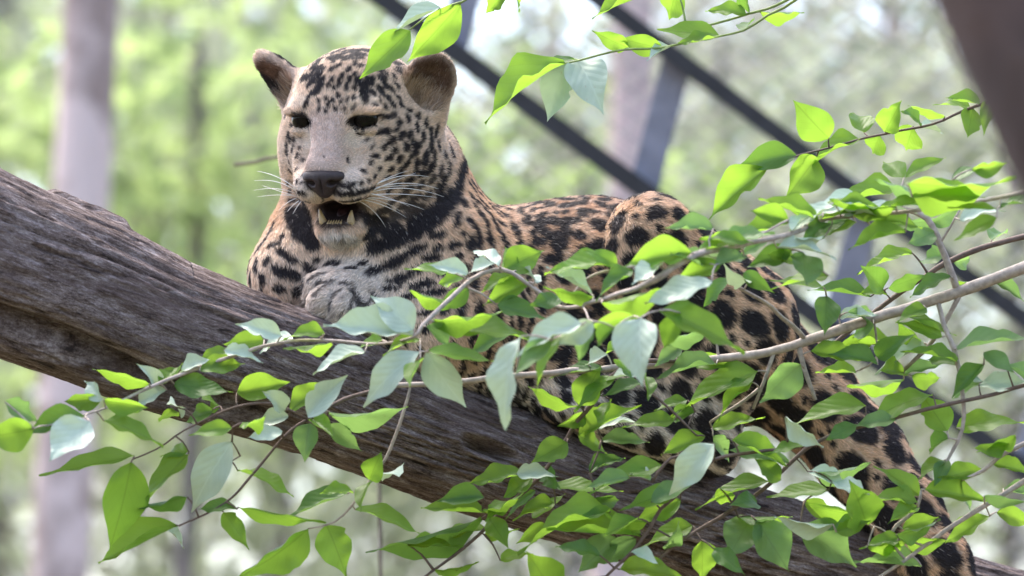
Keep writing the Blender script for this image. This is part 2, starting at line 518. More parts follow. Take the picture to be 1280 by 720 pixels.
class Field:
    def __init__(s, lo, hi, vox):
        s.lo = np.array(lo); s.vox = vox
        s.n = np.ceil((np.array(hi) - s.lo) / vox).astype(int) + 1
        s.f = np.full(s.n, 0.06, dtype=np.float32)
    def _sub(s, lo, hi):
        a = np.clip(np.floor((lo - s.lo) / s.vox).astype(int), 0, s.n)
        b = np.clip(np.ceil((hi - s.lo) / s.vox).astype(int) + 1, 0, s.n)
        g = [(s.lo[i] + s.vox * np.arange(a[i], b[i])).astype(np.float32) for i in range(3)]
        return (slice(a[0], b[0]), slice(a[1], b[1]), slice(a[2], b[2])), g
    def _put(s, sl, d, k, op):
        cur = s.f[sl]
        if op == 'add':
            h = np.maximum(k - np.abs(cur - d), 0) / k
            s.f[sl] = np.minimum(cur, d) - h * h * k * 0.25
        else:
            d = -d
            h = np.maximum(k - np.abs(cur - d), 0) / k
            s.f[sl] = np.maximum(cur, d) + h * h * k * 0.25
    def ell(s, c, r, ax=None, k=0.02, op='add'):
        c = np.asarray(c, float); r = np.asarray(r, float)
        m = max(r) + k + 0.03
        sl, g = s._sub(c - m, c + m)
        X, Y, Z = (g[0] - c[0])[:, None, None], (g[1] - c[1])[None, :, None], (g[2] - c[2])[None, None, :]
        if ax is None: ax = np.eye(3)
        k0 = 0; k1 = 0
        for i in range(3):
            q = (X * ax[i][0] + Y * ax[i][1] + Z * ax[i][2]).astype(np.float32)
            k0 = k0 + (q / r[i]) ** 2; k1 = k1 + (q / r[i] ** 2) ** 2
        k0 = np.sqrt(k0); k1 = np.sqrt(k1)
        s._put(sl, k0 * (k0 - 1) / (k1 + 1e-6), k, op)
    def cap(s, a, b, ra, rb, k=0.02, op='add'):
        a, b = np.asarray(a, float), np.asarray(b, float)
        m = max(ra, rb) + k + 0.03
        sl, g = s._sub(np.minimum(a, b) - m, np.maximum(a, b) + m)
        X, Y, Z = (g[0] - a[0])[:, None, None], (g[1] - a[1])[None, :, None], (g[2] - a[2])[None, None, :]
        ab = b - a
        t = np.clip((X * ab[0] + Y * ab[1] + Z * ab[2]) / (ab @ ab), 0, 1)
        d = np.sqrt((X - t * ab[0]) ** 2 + (Y - t * ab[1]) ** 2 + (Z - t * ab[2]) ** 2) - (ra + (rb - ra) * t)
        s._put(sl, d, k, op)
    def mesh(s):
        f = s.f
        sg = f < 0
        c = np.zeros(np.array(f.shape) - 1, dtype=np.int8)
        for dx in (0, 1):
            for dy in (0, 1):
                for dz in (0, 1):
                    c += sg[dx:f.shape[0] - 1 + dx, dy:f.shape[1] - 1 + dy, dz:f.shape[2] - 1 + dz]
        act = np.argwhere((c > 0) & (c < 8))
        idx = np.full(c.shape, -1, dtype=np.int32)
        idx[act[:, 0], act[:, 1], act[:, 2]] = np.arange(len(act))
        acc = np.zeros((len(act), 3)); cnt = np.zeros(len(act))
        offs = [(0, 0, 0), (1, 0, 0), (0, 1, 0), (1, 1, 0), (0, 0, 1), (1, 0, 1), (0, 1, 1), (1, 1, 1)]
        val = [f[act[:, 0] + o[0], act[:, 1] + o[1], act[:, 2] + o[2]] for o in offs]
        for i in range(8):
            for j in range(i + 1, 8):
                df = np.abs(np.array(offs[i]) - np.array(offs[j]))
                if df.sum() != 1: continue
                m = (val[i] < 0) != (val[j] < 0)
                t = val[i][m] / (val[i][m] - val[j][m])
                acc[m] += np.array(offs[i]) + t[:, None] * (np.array(offs[j]) - np.array(offs[i])); cnt[m] += 1
        V = s.lo + s.vox * (act + acc / cnt[:, None])
        Fs = []
        for ax in range(3):
            sl0 = [slice(None)] * 3; sl1 = [slice(None)] * 3
            sl0[ax] = slice(0, -1); sl1[ax] = slice(1, None)
            e = np.argwhere(sg[tuple(sl0)] != sg[tuple(sl1)])
            o1, o2 = (ax + 1) % 3, (ax + 2) % 3
            e = e[(e[:, o1] > 0) & (e[:, o2] > 0) & (e[:, o1] < c.shape[o1]) & (e[:, o2] < c.shape[o2])]
            q = []
            for (u, v) in ((0, 0), (-1, 0), (-1, -1), (0, -1)):
                w = e.copy(); w[:, o1] += u; w[:, o2] += v
                q.append(idx[w[:, 0], w[:, 1], w[:, 2]])
            q = np.stack(q, -1)
            inside = sg[e[:, 0], e[:, 1], e[:, 2]]
            q[~inside] = q[~inside][:, ::-1]
            Fs.append(q)
        return V, np.concatenate(Fs)

def ear_axes(up, nrm):
    up = np.asarray(up, float); nrm = np.asarray(nrm, float)
    up = up / np.linalg.norm(up); nrm = nrm - up * (nrm @ up); nrm /= np.linalg.norm(nrm)
    side = np.cross(up, nrm)
    return np.stack([(v @ HM) for v in (side, up, nrm)])
EAR = {  # centre (head local), axes, radii
    'near': (np.array([0.094, 0.034, -0.018]), ear_axes((0.58, 0.81, -0.05), (0.06, -0.12, 1.0)), (0.033, 0.045, 0.013)),
    'far': (np.array([-0.093, 0.040, -0.016]), ear_axes((-0.66, 0.75, 0.0), (-0.42, -0.22, 0.9)), (0.029, 0.047, 0.013)),
}

def leopard_field():
    F = Field((-0.37, -0.15, -0.50), (0.68, 0.43, 0.345), 0.0031)
    E, Cp = F.ell, F.cap
    # trunk of the body
    E(Q(485, 340, 0.095), (0.135, 0.125, 0.125), k=0.03)
    Cp(Q(575, 368, 0.105), Q(740, 376, 0.17), 0.112, 0.122, k=0.03)
    Cp(Q(740, 376, 0.17), Q(900, 440, 0.22), 0.122, 0.10, k=0.05)
    Cp(Q(470, 185, 0.085), Q(522, 300, 0.10), 0.086, 0.092, k=0.03)      # neck
    Cp(Q(510, 205, 0.10), Q(548, 320, 0.115), 0.060, 0.070, k=0.03)       # nape
    # shoulders and forelegs
    Cp(Q(392, 300, 0.07), Q(366, 345, 0.055), 0.058, 0.050, k=0.05)
    Cp(Q(366, 345, 0.055), Q(352, 430, 0.085), 0.046, 0.036, k=0.03)
    E(Q(352, 452, 0.078), (0.04, 0.04, 0.03), k=0.02)
    Cp(Q(552, 318, 0.05), Q(572, 390, 0.03), 0.070, 0.066, k=0.035)
    Cp(Q(585, 390, 0.03), Q(545, 420, 0.0), 0.060, 0.050, k=0.04)
    Cp(Q(550, 415, 0.0), Q(455, 382, -0.015), 0.046, 0.036, k=0.03)
    # paw: back of the hand and four toes curled over the wood
    E(Q(436, 368, -0.014), (0.040, 0.036, 0.034), k=0.02)
    for px, py, d, r in ((396, 358, -0.032, 0.0175), (404, 378, -0.050, 0.020), (427, 386, -0.056, 0.0205), (450, 388, -0.046, 0.0180)):
        Cp(Q(436 + (px - 424) * 0.6, 350 + (py - 378) * 0.3, d + 0.020), Q(px, py, d), r * 0.80, r, k=0.0025)
        E(Q(px - 3, py + 9, d + 0.002), (r * 0.85, r * 0.9, r * 0.9), k=0.005)
    # hind leg: knee, thigh, shank, long foot along the log
    Cp(Q(814, 298, 0.045), Q(892, 412, 0.105), 0.057, 0.108, k=0.008)
    Cp(Q(806, 325, 0.045), Q(882, 540, 0.07), 0.050, 0.038, k=0.012)
    Cp(Q(890, 560, 0.08), Q(745, 512, 0.045), 0.036, 0.031, k=0.012)
    E(Q(726, 506, 0.035), (0.040, 0.038, 0.028), k=0.012)
    Cp(Q(600, 425, 0.07), Q(860, 510, 0.125), 0.080, 0.072, k=0.03)
    # tail drooping over the trunk
    tl = [(935, 440, 0.19, 0.072), (1010, 498, 0.21, 0.060), (1076, 570, 0.20, 0.056), (1126, 636, 0.175, 0.048), (1170, 705, 0.15, 0.042), (1200, 790, 0.15, 0.038)]
    for a, b in zip(tl[:-1], tl[1:]):
        Cp(Q(*a[:3]), Q(*b[:3]), a[3], b[3], k=0.02)
    # ---- head (head-local metres: right, up, forward)
    hx = HM
    def e(a, b, c, r, k=0.02, op='add', both=True):
        for s in ((1, -1) if (both and a) else (1,)):
            E(H(a * s, b, c), r, hx, k, op)
    e(0, 0.012, -0.012, (0.078, 0.072, 0.088), 0.03)
    e(0, 0.040, 0.028, (0.052, 0.036, 0.044), 0.03)          # forehead
    e(0.050, -0.022, 0.022, (0.040, 0.046, 0.050), 0.03)     # cheeks
    e(0.062, -0.062, -0.010, (0.042, 0.056, 0.050), 0.04)    # ruff
    e(0.036, 0.033, 0.062, (0.022, 0.010, 0.016), 0.018)     # brows
    Cp(H(0.010, 0.020, 0.066), H(0.012, -0.030, 0.110), 0.022, 0.017, 0.02)   # flat broad bridge
    Cp(H(-0.010, 0.020, 0.066), H(-0.012, -0.030, 0.110), 0.022, 0.017, 0.02)
    e(0.026, -0.045, 0.072, (0.030, 0.036, 0.038), 0.025)    # base of muzzle
    e(0.0225, -0.058, 0.099, (0.0265, 0.0235, 0.031), 0.012) # whisker pads
    e(0, -0.043, 0.113, (0.020, 0.016, 0.017), 0.012)
    Cp(H(0, -0.088, 0.020), H(0, -0.116, 0.075), 0.044, 0.026, 0.025)         # lower jaw
    e(0, -0.1175, 0.090, (0.031, 0.0165, 0.027), 0.014)       # chin
    e(0.040, -0.088, 0.045, (0.018, 0.026, 0.030), 0.02)     # corners of the jaw
    e(0, -0.0945, 0.108, (0.0265, 0.0100, 0.042), 0.006, 'sub')   # open mouth
    e(0.0405, 0.0165, 0.088, (0.0135, 0.0068, 0.020), 0.005, 'sub') # eye sockets
    e(0.045, 0.0285, 0.072, (0.019, 0.0062, 0.011), 0.007)   # upper lids
    e(0.041, 0.0045, 0.074, (0.016, 0.0052, 0.010), 0.007)   # lower lids
    e(0.0345, -0.010, 0.103, (0.011, 0.024, 0.018), 0.018, 'sub')   # hollows beside the bridge
    E(H(0, -0.072, 0.133), (0.0028, 0.014, 0.012), hx, 0.005, 'sub')
    for nm, (c, ax, r) in EAR.items():
        cw = H(*c)
        root = cw - ax[1] * 0.030 - ax[2] * 0.004
        E(root, (0.040, 0.030, 0.026), ax, 0.026)
        E(cw, r, ax, 0.014)
        if nm == 'far': Cp(cw, cw + ax[1] * 0.046, 0.012, 0.006, 0.016)
        E(cw + ax[2] * 0.0135 + ax[1] * 0.002, (r[0] * 0.80, r[1] * 0.80, 0.0145), ax, 0.008, 'sub')
    return F.mesh()

LV, LF = leopard_field()
# vertex normals
def vnormals(V, F):
    a = V[F[:, 2]] - V[F[:, 0]]; b = V[F[:, 3]] - V[F[:, 1]]
    fn = np.cross(a, b)
    N = np.zeros_like(V)
    for k in range(4): np.add.at(N, F[:, k], fn)
    return N / (np.linalg.norm(N, axis=1)[:, None] + 1e-12), fn
LN, LFN = vnormals(LV, LF)
# ------------------------------------------------------------------ the coat: base colours, then every spot laid on the skin
hl = head_local(LV)
XPX = LV[:, 0] / (1 + LV[:, 1] / DIST) * 1000 + 640
YPX = 360 - LV[:, 2] / (1 + LV[:, 1] / DIST) * 1000
hd = np.linalg.norm(hl * np.array([1, 1, 0.85]), axis=1)
w_head = sstep(0.165, 0.120, hd)
w_face = w_head * sstep(-0.01, 0.05, hl[:, 2] - 0.25 * np.abs(hl[:, 0]))
def lerp(a, b, w): return a * (1 - w[:, None]) + np.asarray(b) * w[:, None]
nb = fbm(LV, 14.0, 3, 5)
colr = np.tile(np.array([0.63, 0.415, 0.265]), (len(LV), 1))
colr = lerp(colr, (0.71, 0.53, 0.39), sstep(-0.2, 0.6, nb) * 0.55)
# paler throat, chest, inner legs, belly
chest = sstep(620, 480, XPX) * sstep(255, 330, YPX)
colr = lerp(colr, (0.75, 0.60, 0.47), chest * 0.85)
colr = lerp(colr, (0.66, 0.60, 0.53), sstep(445, 500, YPX) * sstep(1000, 900, XPX) * 0.8)
# back: greyer coat along the spine, where the skin faces up
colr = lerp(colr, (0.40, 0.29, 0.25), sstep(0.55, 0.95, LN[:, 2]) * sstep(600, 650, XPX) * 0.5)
# paw: ashy
paw = sstep(0.075, 0.055, np.linalg.norm(LV - Q(425, 374, -0.035), axis=1))
colr = lerp(colr, (0.64, 0.54, 0.46), paw)
# face
colr = lerp(colr, (0.66, 0.515, 0.40), w_head * 0.9)
A, B, Cc = np.abs(hl[:, 0]), hl[:, 1], hl[:, 2]
bridge = w_face * sstep(0.030, 0.018, A) * sstep(-0.045, -0.03, B) * sstep(0.045, 0.02, B) * sstep(0.05, 0.07, Cc)
colr = lerp(colr, (0.56, 0.435, 0.375), bridge)
def blob_head(a, b, c, r, cl, k=1.0):
    global colr
    d = np.sqrt(((A - a) / r[0]) ** 2 + ((B - b) / r[1]) ** 2 + ((Cc - c) / r[2]) ** 2)
    colr = lerp(colr, cl, sstep(1.15, 0.75, d) * k)
blob_head(0.036, -0.004, 0.08, (0.018, 0.013, 0.04), (0.72, 0.64, 0.57), 0.6)    # under the eyes
blob_head(0.040, 0.040, 0.07, (0.020, 0.008, 0.03), (0.68, 0.58, 0.48), 0.6)     # above the eyes
blob_head(0.024, -0.058, 0.105, (0.026, 0.023, 0.05), (0.70, 0.60, 0.53), 0.85)  # pads
blob_head(0.0, -0.126, 0.095, (0.030, 0.016, 0.05), (0.66, 0.62, 0.58), 0.95)    # chin
blob_head(0.055, -0.035, 0.05, (0.030, 0.030, 0.05), (0.64, 0.53, 0.44), 0.5)    # cheeks
blob_head(0.0, 0.070, 0.02, (0.060, 0.03, 0.08), (0.56, 0.42, 0.31), 0.6)       # crown
nofur = np.zeros(len(LV))
tuft = np.zeros(len(LV)); ear_w = np.zeros(len(LV)); ear_tip = np.zeros((len(LV), 3))
for nm, (c, ax, r) in EAR.items():
    q = (LV - H(*c)) @ ax.T
    w = sstep(1.25, 1.05, np.linalg.norm(q / (np.array(r) * np.array([1, 1, 1.6])), axis=1)) * sstep(-0.036, -0.022, q[:, 1])
    ear_w = np.maximum(ear_w, w); ear_tip += w[:, None] * ax[1]
    front = (LN @ ax[2]) > 0.0
    inner = w * front * sstep(1.02, 0.80, np.hypot(q[:, 0] / r[0], q[:, 1] / r[1]))
    colr = lerp(colr, (0.62, 0.50, 0.41), w)
    colr = lerp(colr, (0.175, 0.105, 0.08), inner * 0.95)
    colr = lerp(colr, (0.56, 0.42, 0.31), inner * sstep(0.004, -0.022, q[:, 1] + 0.010 * vnoise(LV, 120, 91)) * 0.85)
    colr = lerp(colr, (0.10, 0.062, 0.05), inner * sstep(0.55, 0.9, vnoise(LV, 90, 92) * 0.5 + 0.5) * 0.8)
    if nm == 'far': colr = lerp(colr, (0.03, 0.025, 0.028), w * sstep(0.25, 0.55, -q[:, 0] / r[0]) * sstep(-0.02, -0.005, q[:, 1]) * sstep(0.042, 0.030, q[:, 1]))
    tuft = np.maximum(tuft, w * front * sstep(0.010, -0.012, q[:, 1]) * sstep(1.05, 0.8, np.abs(q[:, 0]) / r[0]))
    back = w * (~front) * sstep(-0.30, -0.55, LN @ ax[2])
    colr = lerp(colr, (0.020, 0.018, 0.020), back * sstep(0.040, 0.030, q[:, 1]))
# gape of the mouth and the dark lips, bare of fur
mq = np.sqrt((hl[:, 0] / 0.0265) ** 2 + ((B + 0.0945) / 0.0100) ** 2 + ((Cc - 0.108) / 0.042) ** 2)
mouth = sstep(1.22, 1.08, mq) * (Cc < 0.135)
lips = sstep(1.75, 1.30, mq)
eyeq = np.sqrt(((A - 0.0405) / 0.0145) ** 2 + ((B - 0.0165) / 0.0078) ** 2 + ((Cc - 0.085) / 0.03) ** 2)
socket = sstep(1.30, 1.10, eyeq)
nofur = np.maximum.reduce([nofur, mouth, socket])
nq = np.sqrt((hl[:, 0] / 0.024) ** 2 + ((B + 0.046) / 0.015) ** 2 + ((Cc - 0.130) / 0.016) ** 2)
nofur = np.maximum(nofur, sstep(1.05, 0.9, nq))
nosew = sstep(1.15, 0.95, nq)

# spots
bvh = BVHTree.FromPolygons([tuple(v) for v in LV.tolist()], [tuple(f) for f in LF.tolist()])
EYE = np.array([0, -DIST, 0.0])
def hit(px, py):
    t = Q(px, py, 0.0)
    r = bvh.ray_cast(Vector(EYE), Vector(t - EYE).normalized())
    return (None, None) if r[0] is None else (np.array(r[0]), np.array(r[1]))
dark = np.zeros(len(LV))
cell = {}
order = np.argsort(LV[:, 0]); xs_sorted = LV[order, 0]
edge_n = vnoise(LV, 150.0, 61) * 0.6 + vnoise(LV, 330.0, 62) * 0.4
rose = np.zeros(len(LV))
def spot(p, nrm, rl, rs, direction, soft=0.15, jag=0.26, amount=1.0, target=None):
    tgt = dark if target is None else target
    m = rl * 1.8
    i0, i1 = np.searchsorted(xs_sorted, (p[0] - m, p[0] + m))
    ids = order[i0:i1]
    v = LV[ids] - p
    near = (np.abs(v[:, 1]) < m * 1.3) & (np.abs(v[:, 2]) < m * 1.3)
    ids = ids[near]; v = v[near]
    if len(ids) == 0: return
    u = direction - nrm * (direction @ nrm); u /= (np.linalg.norm(u) + 1e-9)
    w = np.cross(nrm, u)
    a, b, c = v @ u, v @ w, v @ nrm
    e = np.sqrt((a / rl) ** 2 + (b / rs) ** 2 + (c / (rl * 1.6)) ** 2) + edge_n[ids] * jag
    tgt[ids] = np.maximum(tgt[ids], sstep(1 + soft, 1 - soft, e) * amount)
def spot_px(px, py, rl, rs, ang=0.0, **kw):
    p, nr = hit(px, py)
    if p is None: return
    rl, rs = rl * 1.02 + 0.2, rs * 1.04 + 0.2
    if rl > 4: cell.setdefault(tuple((p // 0.05).astype(int)), []).append((p, 0.0012 * (rl + rs)))
    a = math.radians(ang)
    spot(p, nr, rl / 1000, rs / 1000, np.array([math.cos(a), 0, math.sin(a)]), **kw)
def line_px(pts, w0, w1=None, **kw):
    P = resample([(*p, 0) for p in pts], 4.0)
    w1 = w0 if w1 is None else w1
    for i in range(len(P) - 1):
        f = i / max(1, len(P) - 2); w = w0 + (w1 - w0) * f
        dx, dy = P[i + 1, 0] - P[i, 0], P[i + 1, 1] - P[i, 1]
        spot_px(P[i, 0], P[i, 1], max(w, 4), w, math.degrees(math.atan2(-dy, dx)), **kw)

# --- placed marks of the face, read off the photograph
FACE = [(379, 200, 3.5, 2.6, 70), (434, 200, 4, 3.2, 60), (453, 214, 5, 3.2, -30), (404, 196, 0.5, .5, 0),
        (366, 160, 8, 3.5, -35), (358, 146, 5, 3, 0), (486, 147, 10, 3, 8), (452, 166, 6, 2.2, 60), (387, 163, 6, 2.2, 75),
        (454, 118, 17, 6.5, 92), (447, 104, 8, 5, 80), (462, 104, 10, 5, 60), (398, 112, 14, 6, 70), (391, 103, 10, 6, 50), (388, 121, 8, 4, 60), (383, 133, 7, 4, 60),
        (476, 101, 7, 5, -50), (475, 116, 9, 5, -60), (484, 124, 6, 4, -40), (465, 118, 6, 4, 90), (467, 133, 5, 3.5, 0), (480, 108, 6, 4, -30),
        (490, 134, 5, 4, -20), (500, 133, 5, 4, -40), (491, 144, 4, 3.4, 0),
        (497, 155, 5, 4.5, 60), (508, 150, 6.5, 5, 75), (519, 160, 8.5, 4, 85), (527, 171, 8, 4, 85), (510, 170, 6.5, 4.5, 70), (500, 170, 7.5, 4.5, 55),
        (517, 186, 10, 6, -80), (506, 184, 8, 5, -55), (487, 176, 7, 5, 40), (475, 166, 8, 4, 15), (491, 187, 6, 4, 60), (497, 199, 7, 4.5, 65), (505, 205, 6, 4.5, 60),
        (486, 196, 6, 3.4, 60), (480, 199, 4, 3, 0), (470, 194, 4, 3, 40), (464, 196, 4, 2.6, 50), (463, 184, 4, 2.4, 50), (473, 211, 4, 3, 40), (486, 212, 5, 4, 20),
        (518, 204, 8, 5, 75), (529, 198, 11, 6, 75), (537, 180, 13, 5.5, 80), (543, 165, 10, 4, 80), (536, 207, 7, 5, 70), (524, 216, 7, 5, 50), (497, 219, 6, 4, 20), (509, 224, 7, 4, 20),
        (364, 176, 5, 3, 70), (366, 190, 4, 3, 60), (363, 204, 4, 3, 70), (371, 212, 3, 2.4, 0), (368, 184, 4, 2.5, 0), (376, 186, 3, 2, 60), (372, 226, 3, 2.6, 0), (367, 225, 3, 2.4, 0), (360, 192, 6, 3, 80)]
for s in FACE: spot_px(*s)
# forehead and crown speckles
r2 = random.Random(3)
pts = []
for k in range(900):
    x, y = r2.uniform(383, 466), r2.uniform(66, 143)
    if y > 112 and (x < 394 or x > 446): continue
    if y > 128 and r2.random() < 0.55: continue
    mind = 7.2 if y > 95 else 7.8
    if all((x - a) ** 2 + ((y - b) / 1.25) ** 2 > mind ** 2 for a, b in pts):
        pts.append((x, y))
        up = sstep(140, 80, y)
        spot_px(x, y, r2.uniform(3.0, 4.4) + 2.2 * up, r2.uniform(2.0, 2.9) + 1.1 * up, 90 + (x - 422) * -0.5 + r2.uniform(-25, 25))
for k in range(46):
    spot_px(r2.uniform(400, 470), r2.uniform(62, 76), r2.uniform(6, 10), r2.uniform(3.0, 4.4), r2.uniform(-10, 60))
for k in range(26):
    spot_px(r2.uniform(376, 402), r2.uniform(78, 104), r2.uniform(5, 8), r2.uniform(2.6, 4), 55 + r2.uniform(-20, 20))
for k in range(22):
    spot_px(r2.uniform(470, 505), r2.uniform(72, 98), r2.uniform(5, 8), r2.uniform(2.6, 4), -50 + r2.uniform(-20, 20))
for s in [(402, 296, 7, 3.5, 20), (424, 297, 8, 3.5, -10), (412, 303, 6, 3, 0), (438, 299, 7, 4, 10), (396, 305, 6, 3, 0)]: spot_px(*s, amount=0.55, jag=0.5)
for s in [(362, 170, 5, 3.4, 70), (369, 176, 4, 3, 60), (372, 196, 4, 2.8, 70), (364, 214, 4, 3, 60), (377, 172, 3, 2, 50), (360, 182, 5, 3, 80), (379, 218, 3, 2, 0), (361, 228, 5, 3, 40),
          (456, 176, 4, 2.2, 50), (462, 204, 4, 2.6, 40), (478, 184, 5, 3.4, 50), (483, 166, 5, 3.4, 20), (493, 163, 4, 3, 40), (513, 178, 4, 3, 70), (523, 182, 5, 3.4, 80), (511, 195, 5, 4, 60), (531, 214, 6, 4, 60), (500, 211, 5, 3.6, 40), (540, 195, 9, 4, 75), (516, 214, 5, 3.6, 40), (546, 182, 8, 4, 80),
          (520, 146, 6, 4, 60), (530, 155, 7, 4, 70), (536, 166, 7, 4, 80), (510, 139, 5, 3.4, 20), (480, 136, 4, 3, 0), (474, 127, 4, 3, -40), (497, 125, 6, 3.6, -50), (488, 114, 6, 4, -50), (494, 108, 6, 4, -50)]: spot_px(*s)
for s in [(482, 222, 5, 3.4, 20), (494, 230, 7, 4, 25), (508, 234, 8, 4.5, 25), (522, 230, 8, 5, 40), (535, 224, 8, 5, 55), (546, 214, 9, 4.5, 65), (500, 244, 8, 4.5, 15), (515, 246, 9, 5, 25),
          (530, 242, 9, 5.5, 40), (543, 233, 8, 5, 55), (488, 252, 9, 4.5, 5), (504, 257, 10, 5.5, 10), (520, 258, 10, 6, 25), (552, 222, 8, 4, 65), (478, 262, 12, 6, -10), (492, 268, 12, 7, 0), (508, 268, 10, 6, 10), (484, 238, 6, 3.2, 20)]: spot_px(*s, amount=0.92)
# dark mask round the eyes, inner tear line, mouth corners
for s in (1, -1):
    pass
line_px([(445, 158), (450, 150), (462, 145), (476, 147), (490, 146)], 3.2, 2.4, jag=0.1)
line_px([(444, 160), (456, 160), (471, 157)], 2.6, jag=0.1)
line_px([(388, 155), (384, 147), (374, 144), (364, 146)], 3.0, 2.2, jag=0.1)
line_px([(387, 156), (376, 157), (366, 154)], 2.4, jag=0.1)
line_px([(389, 156), (388, 166)], 2.0, 1.2); line_px([(444, 158), (446, 170)], 2.0, 1.2)
# whisker rows on the pads
line_px([(418, 241), (435, 241), (450, 239), (470, 234)], 3.8, 4.6, jag=0.4)
line_px([(412, 251), (430, 251), (448, 249), (462, 246)], 3.2, 4.0, jag=0.4)
for x, y in ((428, 231), (434, 231), (441, 230), (450, 228), (460, 225), (467, 221)): spot_px(x, y, 4.0, 3.4, 10)
line_px([(364, 238), (374, 240), (385, 242)], 4.2, 3.6, jag=0.4); line_px([(365, 250), (376, 251), (388, 252)], 3.2, 2.8, jag=0.4)
line_px([(404, 246), (404, 254), (399, 259)], 1.6, 2.2, jag=0.2); line_px([(404, 253), (412, 259), (424, 262)], 2.0, 2.6, jag=0.2)
for x, y in ((366, 226), (372, 228), (378, 228)): spot_px(x, y, 3, 2.2, 0)
# dark patch under the cheek, lips, black collar round the throat
for s in [(377, 278, 26, 17, -65), (366, 268, 16, 9, -60), (388, 298, 16, 12, -50), (383, 262, 16, 9, 90)]: spot_px(*s, jag=0.14)
for s in [(468, 272, 22, 8, -30), (486, 285, 18, 11, 0), (462, 288, 14, 9, 20)]: spot_px(*s, jag=0.2)
line_px([(580, 172), (578, 196), (572, 216), (566, 240), (548, 266), (520, 286), (490, 299), (462, 308)], 9, 10, jag=0.16)
line_px([(560, 240), (540, 262), (512, 280)], 9, 10, jag=0.2)
# chest, shoulder, neck
CHEST = [(341, 303, 7, 5, 0), (352, 313, 11, 5, -40), (363, 322, 9, 5, -30), (334, 323, 7, 5, 20), (358, 339, 22, 7, -12), (327, 345, 9, 6, -60), (348, 358, 9, 6, -10),
         (372, 362, 10, 7, -30), (386, 332, 11, 6, -25), (396, 322, 8, 4, 0), (418, 327, 12, 5, -8), (441, 334, 8, 5, 10), (455, 328, 6, 5, 0), (343, 333, 6, 5, 0), (353, 293, 4, 3, 0), (349, 300, 3, 3, 0),
         (470, 336, 17, 6, 32), (493, 324, 22, 7, 28), (518, 309, 18, 6, 26), (545, 291, 12, 5, 22), (547, 307, 8, 4, 15), (566, 304, 10, 5, 22), (538, 319, 13, 6, 5), (572, 318, 6, 5, 0),
         (500, 345, 18, 6, 22), (522, 334, 14, 5, 18), (528, 353, 18, 6, 12), (553, 338, 10, 5, 10), (545, 362, 14, 5, 8), (515, 366, 16, 5, 18), (490, 357, 12, 4, 20),
         (560, 268, 0.5, 0.5, 0), (569, 272, 14, 5, 70), (577, 252, 10, 6, 70), (584, 273, 6, 5, 0), (577, 290, 5, 4, 0), (592, 258, 15, 3.5, 82), (603, 272, 15, 4, 85), (586, 303, 12, 7, 75),
         (609, 296, 14, 6, 85), (596, 300, 12, 5, 80), (598, 240, 14, 3.5, 80), (588, 232, 12, 4, 78), (606, 250, 14, 3, 84), (565, 170, 14, 6, -75), (562, 190, 9, 6, -70), (557, 158, 9, 5, -60),
         (588, 178, 10, 4, -70), (590, 205, 16, 5, -78), (574, 150, 9, 4, -60), (600, 215, 12, 4, -75), (556, 210, 9, 5, 70), (549, 225, 10, 6, 60), (553, 195, 7, 4, 60), (545, 240, 8, 5, 50),
         (595, 325, 14, 6, 85), (578, 335, 10, 6, 60), (610, 330, 14, 5, 88), (590, 350, 16, 6, 85), (612, 360, 16, 6, 88), (570, 360, 12, 6, 60), (575, 385, 14, 6, 75), (598, 388, 16, 6, 85),
         (620, 395, 16, 7, 88), (555, 385, 10, 5, 50), (590, 418, 14, 6, 80), (612, 425, 14, 6, 85), (560, 408, 10, 5, 30), (530, 388, 14, 4, 10), (505, 385, 12, 4, -10), (530, 408, 12, 5, 0), (500, 400, 10, 4, 0),
         (628, 300, 16, 5, 86), (624, 265, 18, 4, 84), (616, 262, 14, 3, 84), (640, 285, 16, 6, 86), (632, 330, 14, 5, 88), (648, 305, 12, 5, 88), (636, 258, 12, 4, 80), (655, 275, 14, 6, 80)]
for s in CHEST: spot_px(*s)
# paw: a stripe behind the toes and dusky streaks, with crease shade painted between the toes
for s in [(447, 373, 15, 6, -62), (400, 352, 8, 3, 60), (420, 366, 7, 3, 45), (412, 350, 9, 2.6, 20), (432, 352, 8, 2.6, -20), (461, 385, 9, 4, -50), (470, 372, 10, 4, -60)]:
    spot_px(*s, amount=0.9)

for ln in ([(396, 366), (404, 358), (418, 352)], [(413, 384), (418, 370), (430, 358)], [(438, 392), (440, 376), (446, 362)], [(388, 348), (400, 342), (415, 340)], [(458, 392), (462, 378), (468, 366)]):  # dark lines put the shade of the toe creases into the coat
    line_px(ln, 2.6, 1.6, amount=0.85, jag=0.4)
for k in range(9):
    spot_px(r2.uniform(386, 462), r2.uniform(342, 396), r2.uniform(4, 7), r2.uniform(1.2, 2.0), r2.uniform(20, 80), amount=r2.uniform(.3, .7), jag=0.5)
